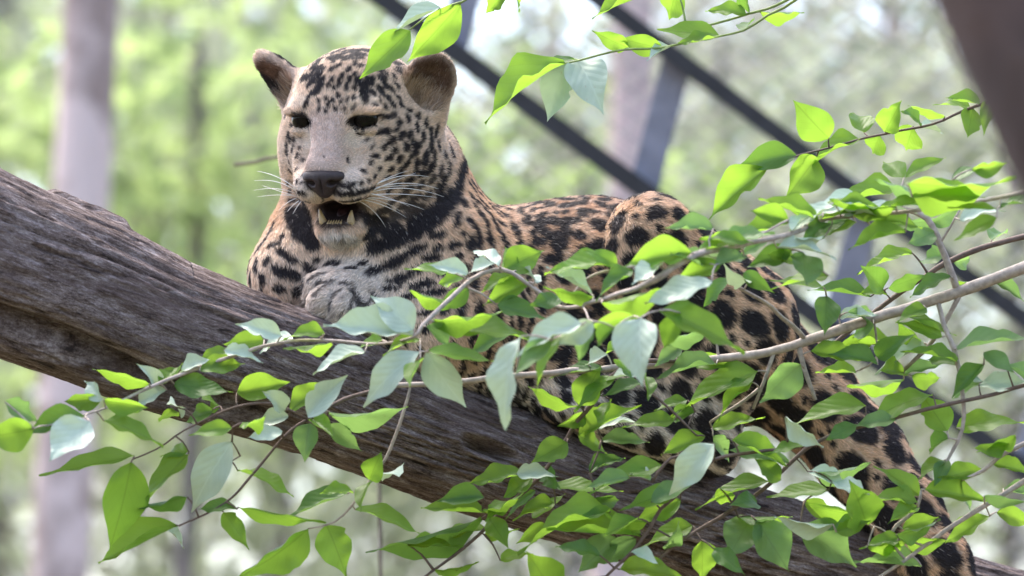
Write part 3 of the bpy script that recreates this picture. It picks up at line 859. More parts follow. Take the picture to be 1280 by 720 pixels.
# --- rosettes and solid spots over the rest of the body (Poisson set on the skin)
cand = rng.permutation(len(LV))
near_head = hd < 0.17
zone_px, zone_py = XPX, YPX
def try_place(p, dmin):
    key = tuple((p // 0.05).astype(int))
    for dx in (-1, 0, 1):
        for dy in (-1, 0, 1):
            for dz in (-1, 0, 1):
                for q, dq in cell.get((key[0] + dx, key[1] + dy, key[2] + dz), ()):
                    if np.sum((p - q) ** 2) < (0.5 * (dmin + dq)) ** 2: return False
    cell.setdefault(key, []).append((p, dmin)); return True
tail0 = 990
placed_n = 0
visible_manual = (XPX < 675) & (LN[:, 1] < 0.15)
for vi in cand[:60000]:
    if near_head[vi]: continue
    if visible_manual[vi] and (YPX[vi] < 200 or paw[vi] > 0.1): continue
    p, nr = LV[vi], LN[vi]
    x, y = XPX[vi], YPX[vi]
    tail = x > tail0
    leg = (x > 745 and p[1] < 0.17 and not tail)
    if visible_manual[vi]: dm, kind = ((0.0132 if x > 578 else 0.023), 'streak')
    elif tail: dm, kind = 0.040, 'solid'
    elif leg: dm, kind = (0.030, 'small') if (y < 335 and x < 880) else (0.0355, 'solid')
    elif x < 560: dm, kind = 0.030, 'small'
    else: dm, kind = 0.034, 'ring'
    if not try_place(p, dm): continue
    placed_n += 1
    dirv = np.array([0.55, 0.25, -0.8]) if kind == 'solid' else np.array([0.8, 0.35, -0.3])
    dirv = dirv + rng.normal(0, 0.25, 3)
    if kind == 'solid':
        r = dm * rng.uniform(0.44, 0.54); spot(p, nr, r * 1.28, r * 0.92, dirv, jag=0.2)
    elif kind == 'streak':
        spot(p, nr, rng.uniform(0.008, 0.015), rng.uniform(0.0036, 0.0050), np.array([0.12, 0, 1.0]) + rng.normal(0, 0.15, 3), jag=0.25)
    elif kind == 'small':
        r = dm * rng.uniform(0.38, 0.50); spot(p, nr, r * 1.2, r * 0.9, dirv, jag=0.25)
    else:
        u = dirv - nr * (dirv @ nr); u /= np.linalg.norm(u); w = np.cross(nr, u)
        spot(p, nr, 0.016, 0.012, dirv, soft=0.5, target=rose)
        nbl = rng.integers(3, 6); a0 = rng.uniform(0, 6.28)
        for j in range(nbl):
            if rng.random() < 0.12: continue
            a = a0 + j * 6.283 / nbl + rng.normal(0, 0.15)
            R_ = 0.0150
            c = p + R_ * (1.15 * math.cos(a) * u + 0.85 * math.sin(a) * w)
            tang = -math.sin(a) * u + math.cos(a) * w
            spot(c, nr, rng.uniform(0.0115, 0.0165), rng.uniform(0.0072, 0.0100), tang, jag=0.3)
for vi in rng.permutation(len(LV))[:50000]:      # small dots in what is left between the rosettes
    if near_head[vi] or visible_manual[vi] or dark[vi] > 0.05: continue
    p, nr = LV[vi], LN[vi]
    big = XPX[vi] > 745
    key = tuple((p // 0.05).astype(int)); okp = True
    i0, i1 = np.searchsorted(xs_sorted, (p[0] - 0.008, p[0] + 0.008)); ids = order[i0:i1]
    v = LV[ids] - p
    nearby = (np.abs(v[:, 1]) < 0.008) & (np.abs(v[:, 2]) < 0.008)
    if dark[ids[nearby]].max() > 0.5: continue
    spot(p, nr, rng.uniform(0.005, 0.0085), rng.uniform(0.0035, 0.0055), np.array([0.6, 0.2, -0.7]) + rng.normal(0, 0.3, 3), jag=0.25)
colr = lerp(colr, (0.40, 0.225, 0.13), rose * 0.65)
spine = sstep(0.80, 0.95, LN[:, 2]) * sstep(600, 660, XPX) * sstep(0.05, 0.14, LV[:, 1])
DARK = np.array([0.026, 0.021, 0.023])
ok = 1 - np.maximum(paw * 0.0, ear_w * 0.9)
colr = lerp(colr, DARK, np.clip(dark * ok, 0, 1))
colr = lerp(colr, (0.030, 0.020, 0.020), lips * 0.92 * sstep(-0.114, -0.107, B))
colr = lerp(colr, (0.016, 0.008, 0.008), mouth)
colr = lerp(colr, (0.012, 0.010, 0.010), socket)
colr = lerp(colr, (0.015, 0.010, 0.010), nosew)
colr = colr * (1 + 0.10 * nb[:, None])
colr = np.clip(colr, 0.004, 0.9)

def skin_material():
    t = NT('leopard_skin')
    at = t.n('ShaderNodeAttribute', attribute_name='coat')
    tc = t.n('ShaderNodeTexCoord')
    nn = t.noise(tc.outputs['Object'], 260.0, 3, 0.7)
    c = t.mix(t.math('MULTIPLY', nn, 0.5), at.outputs['Color'], (0.02, 0.015, 0.012), 'MIX')
    return t.done(t.principled(c, 0.8, t.bump(nn, 0.4, 0.003), 0.15))
def fur_material():
    t = NT('leopard_fur')
    at = t.n('ShaderNodeAttribute', attribute_name='hcol')
    hi = t.n('ShaderNodeHairInfo')
    c = t.mix(t.math('MULTIPLY', hi.outputs['Intercept'], 0.25), at.outputs['Color'], (0.75, 0.70, 0.66), 'SOFT_LIGHT')
    p = t.principled(c, 0.55, None, 0.25)
    tr = t.n('ShaderNodeBsdfTranslucent'); t.l(c, tr.inputs['Color'])
    mx = t.n('ShaderNodeMixShader'); mx.inputs[0].default_value = 0.25
    t.l(p, mx.inputs[1]); t.l(tr.outputs[0], mx.inputs[2])
    return t.done(mx.outputs[0])

leopard = empty('leopard', tuple(PW(600, 500, 0.05)))
tag(leopard, 'spotted leopard lying on the log with its mouth slightly open', 'leopard')
body_me = mesh_from('body', to_world(LV), LF.astype(np.int32), skin_material())
att = body_me.attributes.new('coat', 'FLOAT_COLOR', 'POINT')
att.data.foreach_set('color', np.concatenate([colr, np.ones((len(colr), 1))], 1).astype(np.float32).ravel())
body = obj('body', body_me, leopard)

# --- fur: short strands rooted on the skin, lying back along the coat
def grow_fur():
    tri = np.concatenate([LF[:, [0, 1, 2]], LF[:, [0, 2, 3]]])
    cen = LV[tri].mean(1)
    e1 = LV[tri[:, 1]] - LV[tri[:, 0]]; e2 = LV[tri[:, 2]] - LV[tri[:, 0]]
    area = 0.5 * np.linalg.norm(np.cross(e1, e2), axis=1)
    nrm = LN[tri].mean(1)
    view = EYE - cen; view /= np.linalg.norm(view, axis=1)[:, None]
    facing = (nrm * view).sum(1)
    headw = w_head[tri].mean(1)
    dens = (420000 + 900000 * headw) * (facing > -0.35)
    fx = XPX[tri].mean(1)
    dens *= np.where(fx > 1000, 0.6, 1.0) * np.where(YPX[tri].mean(1) > 420, 0.6, 1.0)
    dens *= (1 - np.clip(nofur[tri].mean(1), 0, 1))
    cntf = area * dens
    cnt = np.floor(cntf + rng.random(len(cntf))).astype(int)
    t = np.repeat(np.arange(len(tri)), cnt)
    n = len(t)
    a = rng.random(n); b = rng.random(n); fl = a + b > 1; a[fl] = 1 - a[fl]; b[fl] = 1 - b[fl]
    w = np.stack([1 - a - b, a, b], -1)
    T = tri[t]
    P = (LV[T] * w[..., None]).sum(1)
    N = (LN[T] * w[..., None]).sum(1); N /= np.linalg.norm(N, axis=1)[:, None]
    Cl = (colr[T] * w[..., None]).sum(1)
    hw = (w_head[T] * w).sum(1); ew = (ear_w[T] * w).sum(1); et = (ear_tip[T] * w[..., None]).sum(1)
    pw = (paw[T] * w).sum(1); tf = (tuft[T] * w).sum(1)
    h = head_local(P)
    # lie of the coat
    body_dir = np.array([0.75, 0.30, -0.55])
    D = np.tile(body_dir, (n, 1))
    chestw = sstep(640, 520, P[:, 0] * 1000 + 640)[:, None]
    D = D * (1 - chestw) + chestw * np.array([0.30, 0.05, -0.95])
    fromnose = P - H(0, -0.02, 0.135)
    fromnose /= np.linalg.norm(fromnose, axis=1)[:, None]
    D = D * (1 - hw[:, None]) + fromnose * hw[:, None] * 1.2
    D = D * (1 - ew[:, None]) + et * ew[:, None]
    D = D * (1 - pw[:, None]) + pw[:, None] * np.array([-0.7, -0.3, -0.6])
    swirl = np.stack([vnoise(P, 28, 71), vnoise(P, 28, 72), vnoise(P, 28, 73)], -1)
    clump = np.stack([vnoise(P, 160, 74), vnoise(P, 160, 75), vnoise(P, 160, 76)], -1)
    D = D + 0.28 * swirl + 0.30 * clump + rng.normal(0, 0.14, (n, 3))
    D -= N * (D * N).sum(1)[:, None]
    D /= np.linalg.norm(D, axis=1)[:, None] + 1e-9
    # lengths
    face = hw * sstep(-0.02, 0.05, h[:, 2])
    Ln = 0.0080 * (1 - hw) + hw * 0.0066
    Ln = Ln * (1 - face) + face * (0.0032 + 0.0028 * sstep(0.0, 0.12, np.linalg.norm(h - np.array([0, -0.03, 0.12]), axis=1)))
    ruff = hw * sstep(-0.03, -0.08, h[:, 1]) * sstep(0.05, -0.01, h[:, 2])
    Ln = Ln + 0.008 * ruff
    chin = sstep(0.035, 0.02, np.linalg.norm(h - np.array([0, -0.128, 0.09]), axis=1))
    Ln = Ln + 0.007 * chin
    Ln = Ln * (1 - ew) + ew * 0.0075
    Ln = Ln * (1 - pw) + pw * 0.007
    Ln = Ln + 0.016 * tf * (rng.random(n) < 0.45)
    Ln = Ln * rng.uniform(0.7, 1.25, n)
    lift = np.where(ew > 0.3, 0.55, 0.42) + rng.normal(0, 0.10, n)
    pts = np.zeros((n, 4, 3))
    for k, s in enumerate((0.0, 0.33, 0.68, 1.0)):
        up = lift * (s - 0.45 * s * s)
        pts[:, k] = P - N * 0.0006 + Ln[:, None] * (D * s * 0.92 + N * up[:, None] * 0.9) + Ln[:, None] * s * s * 0.12 * clump
    lum = (rng.uniform(0.68, 1.36, n) * (1 + 0.16 * clump[:, 0]))[:, None]
    Cl = np.clip(Cl * lum, 0.004, 0.95)
    # some pale guard hairs in the dark marks of chin, paw and back
    pale = rng.random(n) < (0.015 + 0.25 * tf + 0.10 * chin + 0.10 * pw)
    Cl[pale] = Cl[pale] * 0.6 + 0.4 * np.array([0.62, 0.55, 0.50])
    cu = bpy.data.hair_curves.new('fur')
    cu.add_curves([4] * n)
    cu.attributes['position'].data.foreach_set('vector', to_world(pts.reshape(-1, 3)).astype(np.float32).ravel())
    rad = cu.attributes.get('radius') or cu.attributes.new('radius', 'FLOAT', 'POINT')
    r0 = np.where(hw > 0.4, 0.00036, 0.00050)
    rr = r0[:, None] * np.array([1.0, 0.95, 0.7, 0.15])[None]
    rad.data.foreach_set('value', rr.astype(np.float32).ravel())
    ca = cu.attributes.new('hcol', 'FLOAT_COLOR', 'CURVE')
    ca.data.foreach_set('color', np.concatenate([Cl, np.ones((n, 1))], 1).astype(np.float32).ravel())
    cu.materials.append(fur_material())
    o = bpy.data.objects.new('fur', cu); col.objects.link(o)
    o.parent = body; o.matrix_parent_inverse = Matrix.Identity(4)
    print('fur strands', n, 'skin verts', len(LV), 'spots', placed_n)
    return o
fur = grow_fur()
# body's own parent offset is cancelled by its inverse, so fur shares world coordinates

# --- eyes
def uv_sphere(c, r, ax, seg=24, rings=16):
    v, f = [], []
    for i in range(rings + 1):
        th = math.pi * i / rings
        for k in range(seg):
            ph = 2 * math.pi * k / seg
            l = np.array([math.sin(th) * math.cos(ph) * r[0], math.cos(th) * r[1], math.sin(th) * math.sin(ph) * r[2]])
            v.append(c + l @ ax)
    for i in range(rings):
        for k in range(seg):
            k2 = (k + 1) % seg
            f.append((i * seg + k, i * seg + k2, (i + 1) * seg + k2, (i + 1) * seg + k))
    return np.array(v), f
M['eye'] = mat_simple('eye_dark', (0.006, 0.005, 0.004), 0.08, 0.14, 200, 0.4, 0)
M['nose'] = mat_simple('nose_leather', (0.030, 0.019, 0.019), 0.42, 0.35, 420, 0.35, 0.6, 0.0015)
M['tooth'] = mat_simple('tooth_ivory', (0.36, 0.25, 0.115), 0.35, 0.5, 160, 0.25, 0.05, 0.001)
M['whisker'] = mat_simple('whisker_white', (0.80, 0.77, 0.74), 0.45, 0.4, 60, 0.08, 0)
M['tongue'] = mat_simple('tongue_dark', (0.035, 0.014, 0.014), 0.45, 0.5, 260, 0.3, 0.4, 0.001)  # tongue colour darkened to look dim inside the open mouth
for s in (1, -1):
    v, f = uv_sphere(H(0.0405 * s, 0.0165, 0.0655), (0.0165, 0.0165, 0.0165), HM)
    obj('eye', mesh_from('eye', to_world(v), f, M['eye']), body)
# --- nose leather
nf = Field(H(0, -0.046, 0.125) - 0.045, H(0, -0.046, 0.125) + 0.045, 0.0013)
nf.f[:] = 0.03
def ne(a, b, c, r, k, op='add', both=True):
    for s in ((1, -1) if a else (1,)): nf.ell(H(a * s, b, c), r, HM, k, op)
ne(0, -0.040, 0.124, (0.0225, 0.0105, 0.0115), 0.006)
ne(0.0185, -0.0415, 0.1205, (0.0100, 0.0080, 0.0110), 0.006)
ne(0, -0.0535, 0.1255, (0.0130, 0.0150, 0.0092), 0.009)
ne(0.0085, -0.0475, 0.1235, (0.0105, 0.0090, 0.0095), 0.008)
ne(0.0135, -0.0470, 0.1345, (0.0056, 0.0038, 0.0080), 0.003, 'sub')
ne(0.0215, -0.0465, 0.1285, (0.0062, 0.0020, 0.0085), 0.002, 'sub')
nf.ell(H(0, -0.055, 0.1365), (0.0011, 0.014, 0.0045), HM, 0.002, 'sub')
nv, nfa = nf.mesh()
obj('nose', mesh_from('nose', to_world(nv), nfa.astype(np.int32), M['nose']), body)
# --- teeth, tongue
def tooth(a, b0, b1, c, r, lean=0.0):
    mb = MB()
    pts = [to_world(H(a + lean * t, b0 + (b1 - b0) * t, c - 0.006 * t * t)) for t in np.linspace(0, 1, 7)]
    mb.tube(pts, [r * (1 - 0.85 * t ** 1.6) for t in np.linspace(0, 1, 7)], 10)
    mb.build('tooth', M['tooth'], body)
tooth(-0.0150, -0.1125, -0.0905, 0.103, 0.0058, -0.007)
tooth(0.0190, -0.1125, -0.0935, 0.101, 0.0062, 0.001)
for k in range(6): tooth(-0.0085 + 0.0034 * k, -0.1085, -0.1035, 0.1085, 0.0021)
mb = MB()
mb.tube([to_world(H(0, -0.108, c)) for c in np.linspace(0.055, 0.090, 8)], [0.013 * math.sqrt(max(0.05, 1 - (t / 7.3) ** 2)) for t in range(8)], 14)
mb.build('tongue', M['tongue'], body)
# --- whiskers: stiff white hairs curving out from the pads
def whisker(p0, p1, p2, r=0.00055):
    t = np.linspace(0, 1, 12)[:, None]
    P = (1 - t) ** 2 * p0 + 2 * t * (1 - t) * p1 + t ** 2 * p2
    mb = MB(); mb.tube(to_world(P), [r * (1 - 0.8 * x) for x in np.linspace(0, 1, 12)], 5)
    mb.build('whisker', M['whisker'], body)
WR = [((470, 231), (500, 214), (536, 221)), ((468, 236), (505, 222), (548, 236)), ((466, 240), (505, 228), (555, 246)), ((462, 244), (500, 240), (546, 247)),
      ((460, 247), (495, 248), (530, 262)), ((455, 250), (485, 256), (508, 272)), ((450, 252), (470, 262), (482, 284)), ((463, 242), (486, 246), (512, 258)),
      ((458, 248), (480, 250), (500, 264)), ((466, 238), (492, 226), (520, 216)), ((470, 234), (495, 232), (528, 232)), ((472, 229), (492, 218), (512, 213))]
WL = [((370, 236), (348, 218), (322, 214)), ((369, 238), (346, 222), (318, 226)), ((368, 241), (345, 232), (317, 238)), ((369, 245), (348, 242), (322, 246)),
      ((371, 248), (356, 252), (345, 268)), ((374, 251), (362, 258), (353, 274)), ((372, 246), (352, 240), (328, 232)), ((376, 252), (368, 262), (360, 280))]
for L_, side in ((WR, 1), (WL, -1)):
    for a, b, c in L_:
        p, nr = hit(*a)
        if p is None: continue
        d0 = p[1]
        b3 = Q(*b, d0 - 0.015 + (0.02 if side > 0 else 0.0)); c3 = Q(*c, d0 + (0.015 if side > 0 else 0.03))
        whisker(p, b3, c3, 0.00068)

# ------------------------------------------------------------------ leaves
def leaf_mesh(name, mat, seed):
    r = random.Random(seed)
    nu, nv = 14, 8
    cup = r.uniform(0.05, 0.35); droop = r.uniform(-0.10, 0.32); wav = r.uniform(0.012, 0.040); twist = r.uniform(-0.7, 0.7); nick = r.random() < 0.4; nu0 = r.uniform(.3, .7); ph = r.uniform(0, 6.28)
    bend = r.uniform(-0.06, 0.06); wide = r.uniform(0.36, 0.46); tip = r.uniform(0.75, 1.15); fold = r.uniform(0.0, 0.25)
    v, f = [], []
    for i in range(nu + 1):
        u = i / nu
        # ovate outline drawn out into a point
        w = 0.5 * (math.sin(math.pi * min(1, u ** (0.72 + 0.25 * (wide - 0.40) * 6 * 0.2))) ** 1.08)
        w *= (1 - 0.50 * tip * max(0, (u - 0.66) / 0.34) ** 0.9)
        if i == nu: w = 0.004
        if i == 0: w = 0.012
        for j in range(nv + 1):
            t = j / nv * 2 - 1
            y = w * t
            z = cup * (abs(y) ** 1.5) * 1.3 + fold * abs(y) * 0.6 - droop * u * u + wav * math.sin(u * 17 + ph + 2 * t) * abs(t)
            if nick and t > 0.6: y *= 1 - 0.30 * math.exp(-((u - nu0) / 0.05) ** 2)
            tw = twist * (u - 0.35); y, z = y * math.cos(tw), z + y * math.sin(tw)
            v.append((u, y + bend * math.sin(math.pi * u), z))
    for i in range(nu):
        for j in range(nv):
            a = i * (nv + 1) + j
            f.append((a, a + nv + 1, a + nv + 2, a + 1))
    return mesh_from(name, np.array(v), f, mat)
LEAFM = {k: [leaf_mesh('leaf', M['leaf_' + k], 100 + i * 7 + ord(k)) for i in range(12)] for k in 'gdpm'}

def place_leaf(parent, base, tip, w_px, kind, r):
    """base, tip: (px, py, d). The blade keeps a natural size: what the picture foreshortens is turned away in depth / rolled."""
    b, t = Q(*base), Q(*tip)
    lp = np.linalg.norm((t - b)[[0, 2]])
    L = max(lp, 0.042 + 0.016 * r.random())
    if w_px > 30: L = max(L, w_px / 1000 * 1.45)
    dd = math.sqrt(max(0, L * L - lp * lp)) * 0.75
    dirn = t - b; dirn[1] = dd * (-1 if r.random() < 0.6 else 1)
    dirn = dirn / np.linalg.norm(dirn)
    W = max(L * r.uniform(0.42, 0.52), w_px / 1000 * 1.0)
    ratio = min(1.0, (w_px / 1000) * 0.95 / W)
    roll = math.acos(ratio) * (1 if r.random() < 0.8 else -1)
    # facing vector: towards the camera and upwards, square to the blade
    view = np.array([0, -1.0, 0]); view = view - dirn * (view @ dirn); view /= np.linalg.norm(view) + 1e-9
    side = np.cross(dirn, view)
    if side[2] < 0: sgn = -1
    else: sgn = 1
    nrm = view * math.cos(roll) + side * sgn * math.sin(roll)
    sd = np.cross(nrm, dirn)
    xa, ya, za = (to_world(v) - C0 for v in (dirn, sd, nrm))
    bw = to_world(b)
    me = r.choice(LEAFM[kind])
    o = bpy.data.objects.new('leaf', me); col.objects.link(o)
    m = Matrix.Identity(4)
    for i in range(3):
        m[i][0], m[i][1], m[i][2], m[i][3] = xa[i] * L, ya[i] * W, za[i] * L, bw[i]
    o.parent = parent
    o.matrix_world = m
    return o

class Branch:
    def __init__(s, name, parent, stems, mat, seed):
        """stems: list of polylines [(px, py, d, radius_px), ...]; the first is the branch itself, the others its side twigs"""
        s.r = random.Random(seed)
        s.mb = MB()
        s.nodes = []
        for st in stems:
            P = np.array([[*Q(p[0], p[1], p[2]), p[3] / 1000.0] for p in st])
            R = resample(P, 0.012)
            R[:, :3] += 0.0012 * np.stack([vnoise(R[:, :3], 40, 5), vnoise(R[:, :3], 40, 6), vnoise(R[:, :3], 40, 7)], -1)
            rad = R[:, 3] * (1 + 0.10 * vnoise(R[:, :3], 90, 8))
            s.mb.tube(to_world(R[:, :3]), list(np.maximum(rad, 0.0006)), 8)
            s.nodes += [(q[0], q[1], q[2]) for q in R[:, :3]]
        s.leaves = []
        s.name, s.parent, s.mat = name, parent, mat
    def px(s):
        n = np.array(s.nodes); k = 1 + n[:, 1] / DIST
        return np.stack([n[:, 0] / k * 1000 + 640, 360 - n[:, 2] / k * 1000, n[:, 1]], -1)
    def finish(s):
        o = None
        # leaf stalks and little side twigs: each leaf joins the nearest wood or leaf base already joined
        npx = s.px()
        pend = list(range(len(s.leaves)))
        twigs = []
        placed = []
        while pend:
            best = None
            for i in pend:
                bx, by = s.leaves[i][0], s.leaves[i][1]
                d2 = (npx[:, 0] - bx) ** 2 + (npx[:, 1] - by) ** 2
                j = int(np.argmin(d2))
                if best is None or d2[j] < best[0]: best = (d2[j], i, j)
            d2, i, j = best
            pend.remove(i)
            bx, by, tx, ty, w, kind, dd = s.leaves[i]
            d = npx[j, 2] + (s.r.uniform(-0.020, 0.020) if dd is None else 0)
            if dd is not None: d = dd
            a = npx[j]
            midp = ((a[0] + bx) / 2 + s.r.uniform(-1, 1) * 0.06 * math.sqrt(d2), (a[1] + by) / 2 - 0.08 * math.sqrt(d2), (a[2] + d) / 2)
            pts = [Q(*a), Q(*midp), Q(bx, by, d)]
            rr = 0.0011 if d2 < 900 else 0.0016
            R = resample(np.array(pts), 0.008)
            if len(R) > 1 and d2 > 4: s.mb.tube(to_world(R), list(np.linspace(rr * 1.15, 0.0008, len(R))), 6)
            new = R[1:]
            k = 1 + new[:, 1] / DIST
            npx = np.vstack([npx, np.stack([new[:, 0] / k * 1000 + 640, 360 - new[:, 2] / k * 1000, new[:, 1]], -1), [[bx, by, d]]])
            placed.append(((bx, by, d), (tx, ty, d), w, kind))
        o = s.mb.build(s.name, s.mat, s.parent)
        for b, t, w, kind in placed:
            place_leaf(o, b, t, w, kind, s.r)
        return o

# leaves read off the photograph: base x, y, tip x, y, seen width, kind, (depth or None = that of its twig)
def LL(txt):
    out = []
    for ln in txt.strip().split(';'):
        p = ln.split()
        if not p: continue
        out.append((float(p[0]), float(p[1]), float(p[2]), float(p[3]), float(p[4]), p[5], float(p[6]) if len(p) > 6 else None))
    return out

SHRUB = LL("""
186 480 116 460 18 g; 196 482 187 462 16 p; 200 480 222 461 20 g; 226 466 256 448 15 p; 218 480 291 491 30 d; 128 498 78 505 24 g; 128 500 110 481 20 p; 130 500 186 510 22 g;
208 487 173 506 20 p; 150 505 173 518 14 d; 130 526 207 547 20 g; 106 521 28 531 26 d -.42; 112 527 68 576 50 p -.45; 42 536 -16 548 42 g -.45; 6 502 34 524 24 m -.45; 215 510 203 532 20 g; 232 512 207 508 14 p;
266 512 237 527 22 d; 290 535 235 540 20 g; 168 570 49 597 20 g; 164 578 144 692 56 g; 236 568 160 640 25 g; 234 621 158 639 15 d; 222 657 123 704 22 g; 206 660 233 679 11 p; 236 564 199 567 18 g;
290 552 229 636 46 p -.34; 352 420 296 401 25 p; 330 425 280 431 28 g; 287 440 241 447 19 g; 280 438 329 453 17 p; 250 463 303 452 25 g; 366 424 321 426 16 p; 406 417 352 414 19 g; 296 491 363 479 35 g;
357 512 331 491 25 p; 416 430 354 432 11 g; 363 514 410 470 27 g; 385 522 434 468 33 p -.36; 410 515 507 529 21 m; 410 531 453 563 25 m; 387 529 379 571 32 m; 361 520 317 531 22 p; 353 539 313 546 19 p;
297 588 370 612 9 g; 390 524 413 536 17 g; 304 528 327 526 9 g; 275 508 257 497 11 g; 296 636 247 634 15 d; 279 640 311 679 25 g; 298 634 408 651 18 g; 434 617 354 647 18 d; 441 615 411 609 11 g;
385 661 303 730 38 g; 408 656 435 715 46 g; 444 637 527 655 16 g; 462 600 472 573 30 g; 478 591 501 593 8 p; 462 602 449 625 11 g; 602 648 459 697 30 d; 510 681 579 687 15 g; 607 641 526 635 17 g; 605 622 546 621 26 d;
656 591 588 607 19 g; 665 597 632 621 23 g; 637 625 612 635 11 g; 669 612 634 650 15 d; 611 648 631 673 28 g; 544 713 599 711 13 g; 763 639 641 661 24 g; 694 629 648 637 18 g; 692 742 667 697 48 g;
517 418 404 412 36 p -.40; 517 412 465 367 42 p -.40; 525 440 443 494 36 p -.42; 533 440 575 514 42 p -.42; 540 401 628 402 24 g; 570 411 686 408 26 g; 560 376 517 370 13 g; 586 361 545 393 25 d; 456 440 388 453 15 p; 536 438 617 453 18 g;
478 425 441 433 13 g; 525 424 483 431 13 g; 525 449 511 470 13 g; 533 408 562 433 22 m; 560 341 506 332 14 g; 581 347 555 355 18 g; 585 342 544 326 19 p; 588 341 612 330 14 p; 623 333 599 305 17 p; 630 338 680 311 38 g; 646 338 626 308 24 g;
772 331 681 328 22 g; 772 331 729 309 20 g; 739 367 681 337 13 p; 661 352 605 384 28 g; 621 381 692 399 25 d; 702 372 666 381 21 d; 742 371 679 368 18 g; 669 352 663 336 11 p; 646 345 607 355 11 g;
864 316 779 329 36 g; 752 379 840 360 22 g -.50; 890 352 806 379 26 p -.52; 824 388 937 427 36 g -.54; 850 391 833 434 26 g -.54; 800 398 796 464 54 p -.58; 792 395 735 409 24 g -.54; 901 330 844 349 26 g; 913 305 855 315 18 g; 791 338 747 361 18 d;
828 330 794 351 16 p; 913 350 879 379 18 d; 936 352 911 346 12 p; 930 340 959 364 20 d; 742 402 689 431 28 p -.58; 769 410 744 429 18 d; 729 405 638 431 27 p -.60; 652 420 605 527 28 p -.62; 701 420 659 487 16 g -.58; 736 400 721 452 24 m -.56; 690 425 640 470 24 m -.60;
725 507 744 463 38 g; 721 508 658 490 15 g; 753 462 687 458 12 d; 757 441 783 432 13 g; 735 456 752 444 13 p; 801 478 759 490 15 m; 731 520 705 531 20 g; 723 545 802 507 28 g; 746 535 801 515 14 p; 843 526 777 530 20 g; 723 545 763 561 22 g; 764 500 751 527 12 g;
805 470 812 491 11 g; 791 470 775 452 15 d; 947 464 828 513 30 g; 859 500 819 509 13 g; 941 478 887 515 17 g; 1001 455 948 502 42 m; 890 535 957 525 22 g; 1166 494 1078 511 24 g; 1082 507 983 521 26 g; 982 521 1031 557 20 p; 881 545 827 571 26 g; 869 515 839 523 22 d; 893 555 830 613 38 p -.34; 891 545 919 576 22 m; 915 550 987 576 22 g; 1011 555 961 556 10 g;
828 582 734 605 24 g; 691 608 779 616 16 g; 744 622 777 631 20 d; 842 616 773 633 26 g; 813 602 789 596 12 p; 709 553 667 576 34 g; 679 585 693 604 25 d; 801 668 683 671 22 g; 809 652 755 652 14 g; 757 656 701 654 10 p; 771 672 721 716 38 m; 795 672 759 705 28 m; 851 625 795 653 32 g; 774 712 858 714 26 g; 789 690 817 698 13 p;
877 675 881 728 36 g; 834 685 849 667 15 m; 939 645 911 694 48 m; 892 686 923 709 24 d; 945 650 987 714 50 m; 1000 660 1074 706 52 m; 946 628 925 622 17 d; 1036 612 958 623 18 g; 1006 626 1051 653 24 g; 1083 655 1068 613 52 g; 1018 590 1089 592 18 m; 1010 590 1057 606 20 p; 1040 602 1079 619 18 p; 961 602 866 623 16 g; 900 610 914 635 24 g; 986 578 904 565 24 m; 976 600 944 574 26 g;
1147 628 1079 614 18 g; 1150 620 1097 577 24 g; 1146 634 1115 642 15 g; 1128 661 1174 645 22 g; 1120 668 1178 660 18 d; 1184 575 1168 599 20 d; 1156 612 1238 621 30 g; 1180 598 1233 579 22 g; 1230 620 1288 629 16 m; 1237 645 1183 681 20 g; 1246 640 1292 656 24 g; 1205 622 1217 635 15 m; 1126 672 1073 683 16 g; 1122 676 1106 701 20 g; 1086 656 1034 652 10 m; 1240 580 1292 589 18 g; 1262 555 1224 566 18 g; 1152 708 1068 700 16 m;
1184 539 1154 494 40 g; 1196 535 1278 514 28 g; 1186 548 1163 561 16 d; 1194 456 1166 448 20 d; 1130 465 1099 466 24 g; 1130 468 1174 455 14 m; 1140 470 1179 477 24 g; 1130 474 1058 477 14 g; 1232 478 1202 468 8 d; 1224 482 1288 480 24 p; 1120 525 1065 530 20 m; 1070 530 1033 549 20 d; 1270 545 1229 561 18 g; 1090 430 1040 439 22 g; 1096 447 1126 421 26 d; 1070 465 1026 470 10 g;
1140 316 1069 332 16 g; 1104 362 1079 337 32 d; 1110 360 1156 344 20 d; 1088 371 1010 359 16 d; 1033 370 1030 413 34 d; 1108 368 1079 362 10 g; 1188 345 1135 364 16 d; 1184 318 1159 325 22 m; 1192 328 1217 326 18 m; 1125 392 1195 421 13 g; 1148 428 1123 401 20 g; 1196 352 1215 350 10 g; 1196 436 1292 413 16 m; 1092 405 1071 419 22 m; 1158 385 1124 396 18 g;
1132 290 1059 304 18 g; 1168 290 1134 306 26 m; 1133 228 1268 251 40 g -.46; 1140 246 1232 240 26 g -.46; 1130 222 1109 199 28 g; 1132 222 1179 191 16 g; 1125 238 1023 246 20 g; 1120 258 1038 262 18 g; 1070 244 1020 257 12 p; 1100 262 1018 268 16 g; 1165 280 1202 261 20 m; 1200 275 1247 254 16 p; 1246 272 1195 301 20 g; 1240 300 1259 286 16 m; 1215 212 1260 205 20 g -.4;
985 275 935 265 26 g; 985 278 921 301 20 g; 936 285 873 295 20 g; 920 300 868 311 16 g; 990 312 933 336 28 d; 1004 316 1004 354 42 m; 1036 345 963 353 14 g; 1030 262 978 262 16 g; 1040 280 1004 293 16 d; 1030 298 997 298 10 p; 990 288 1013 266 10 p; 1180 575 1150 590 14 g; 1000 330 962 322 16 g; 1060 275 1015 300 14 m; 880 330 842 318 16 m; 960 300 925 318 16 m; 1230 440 1262 462 22 m; 1240 350 1282 372 18 m; 1060 390 1100 402 14 m
""")

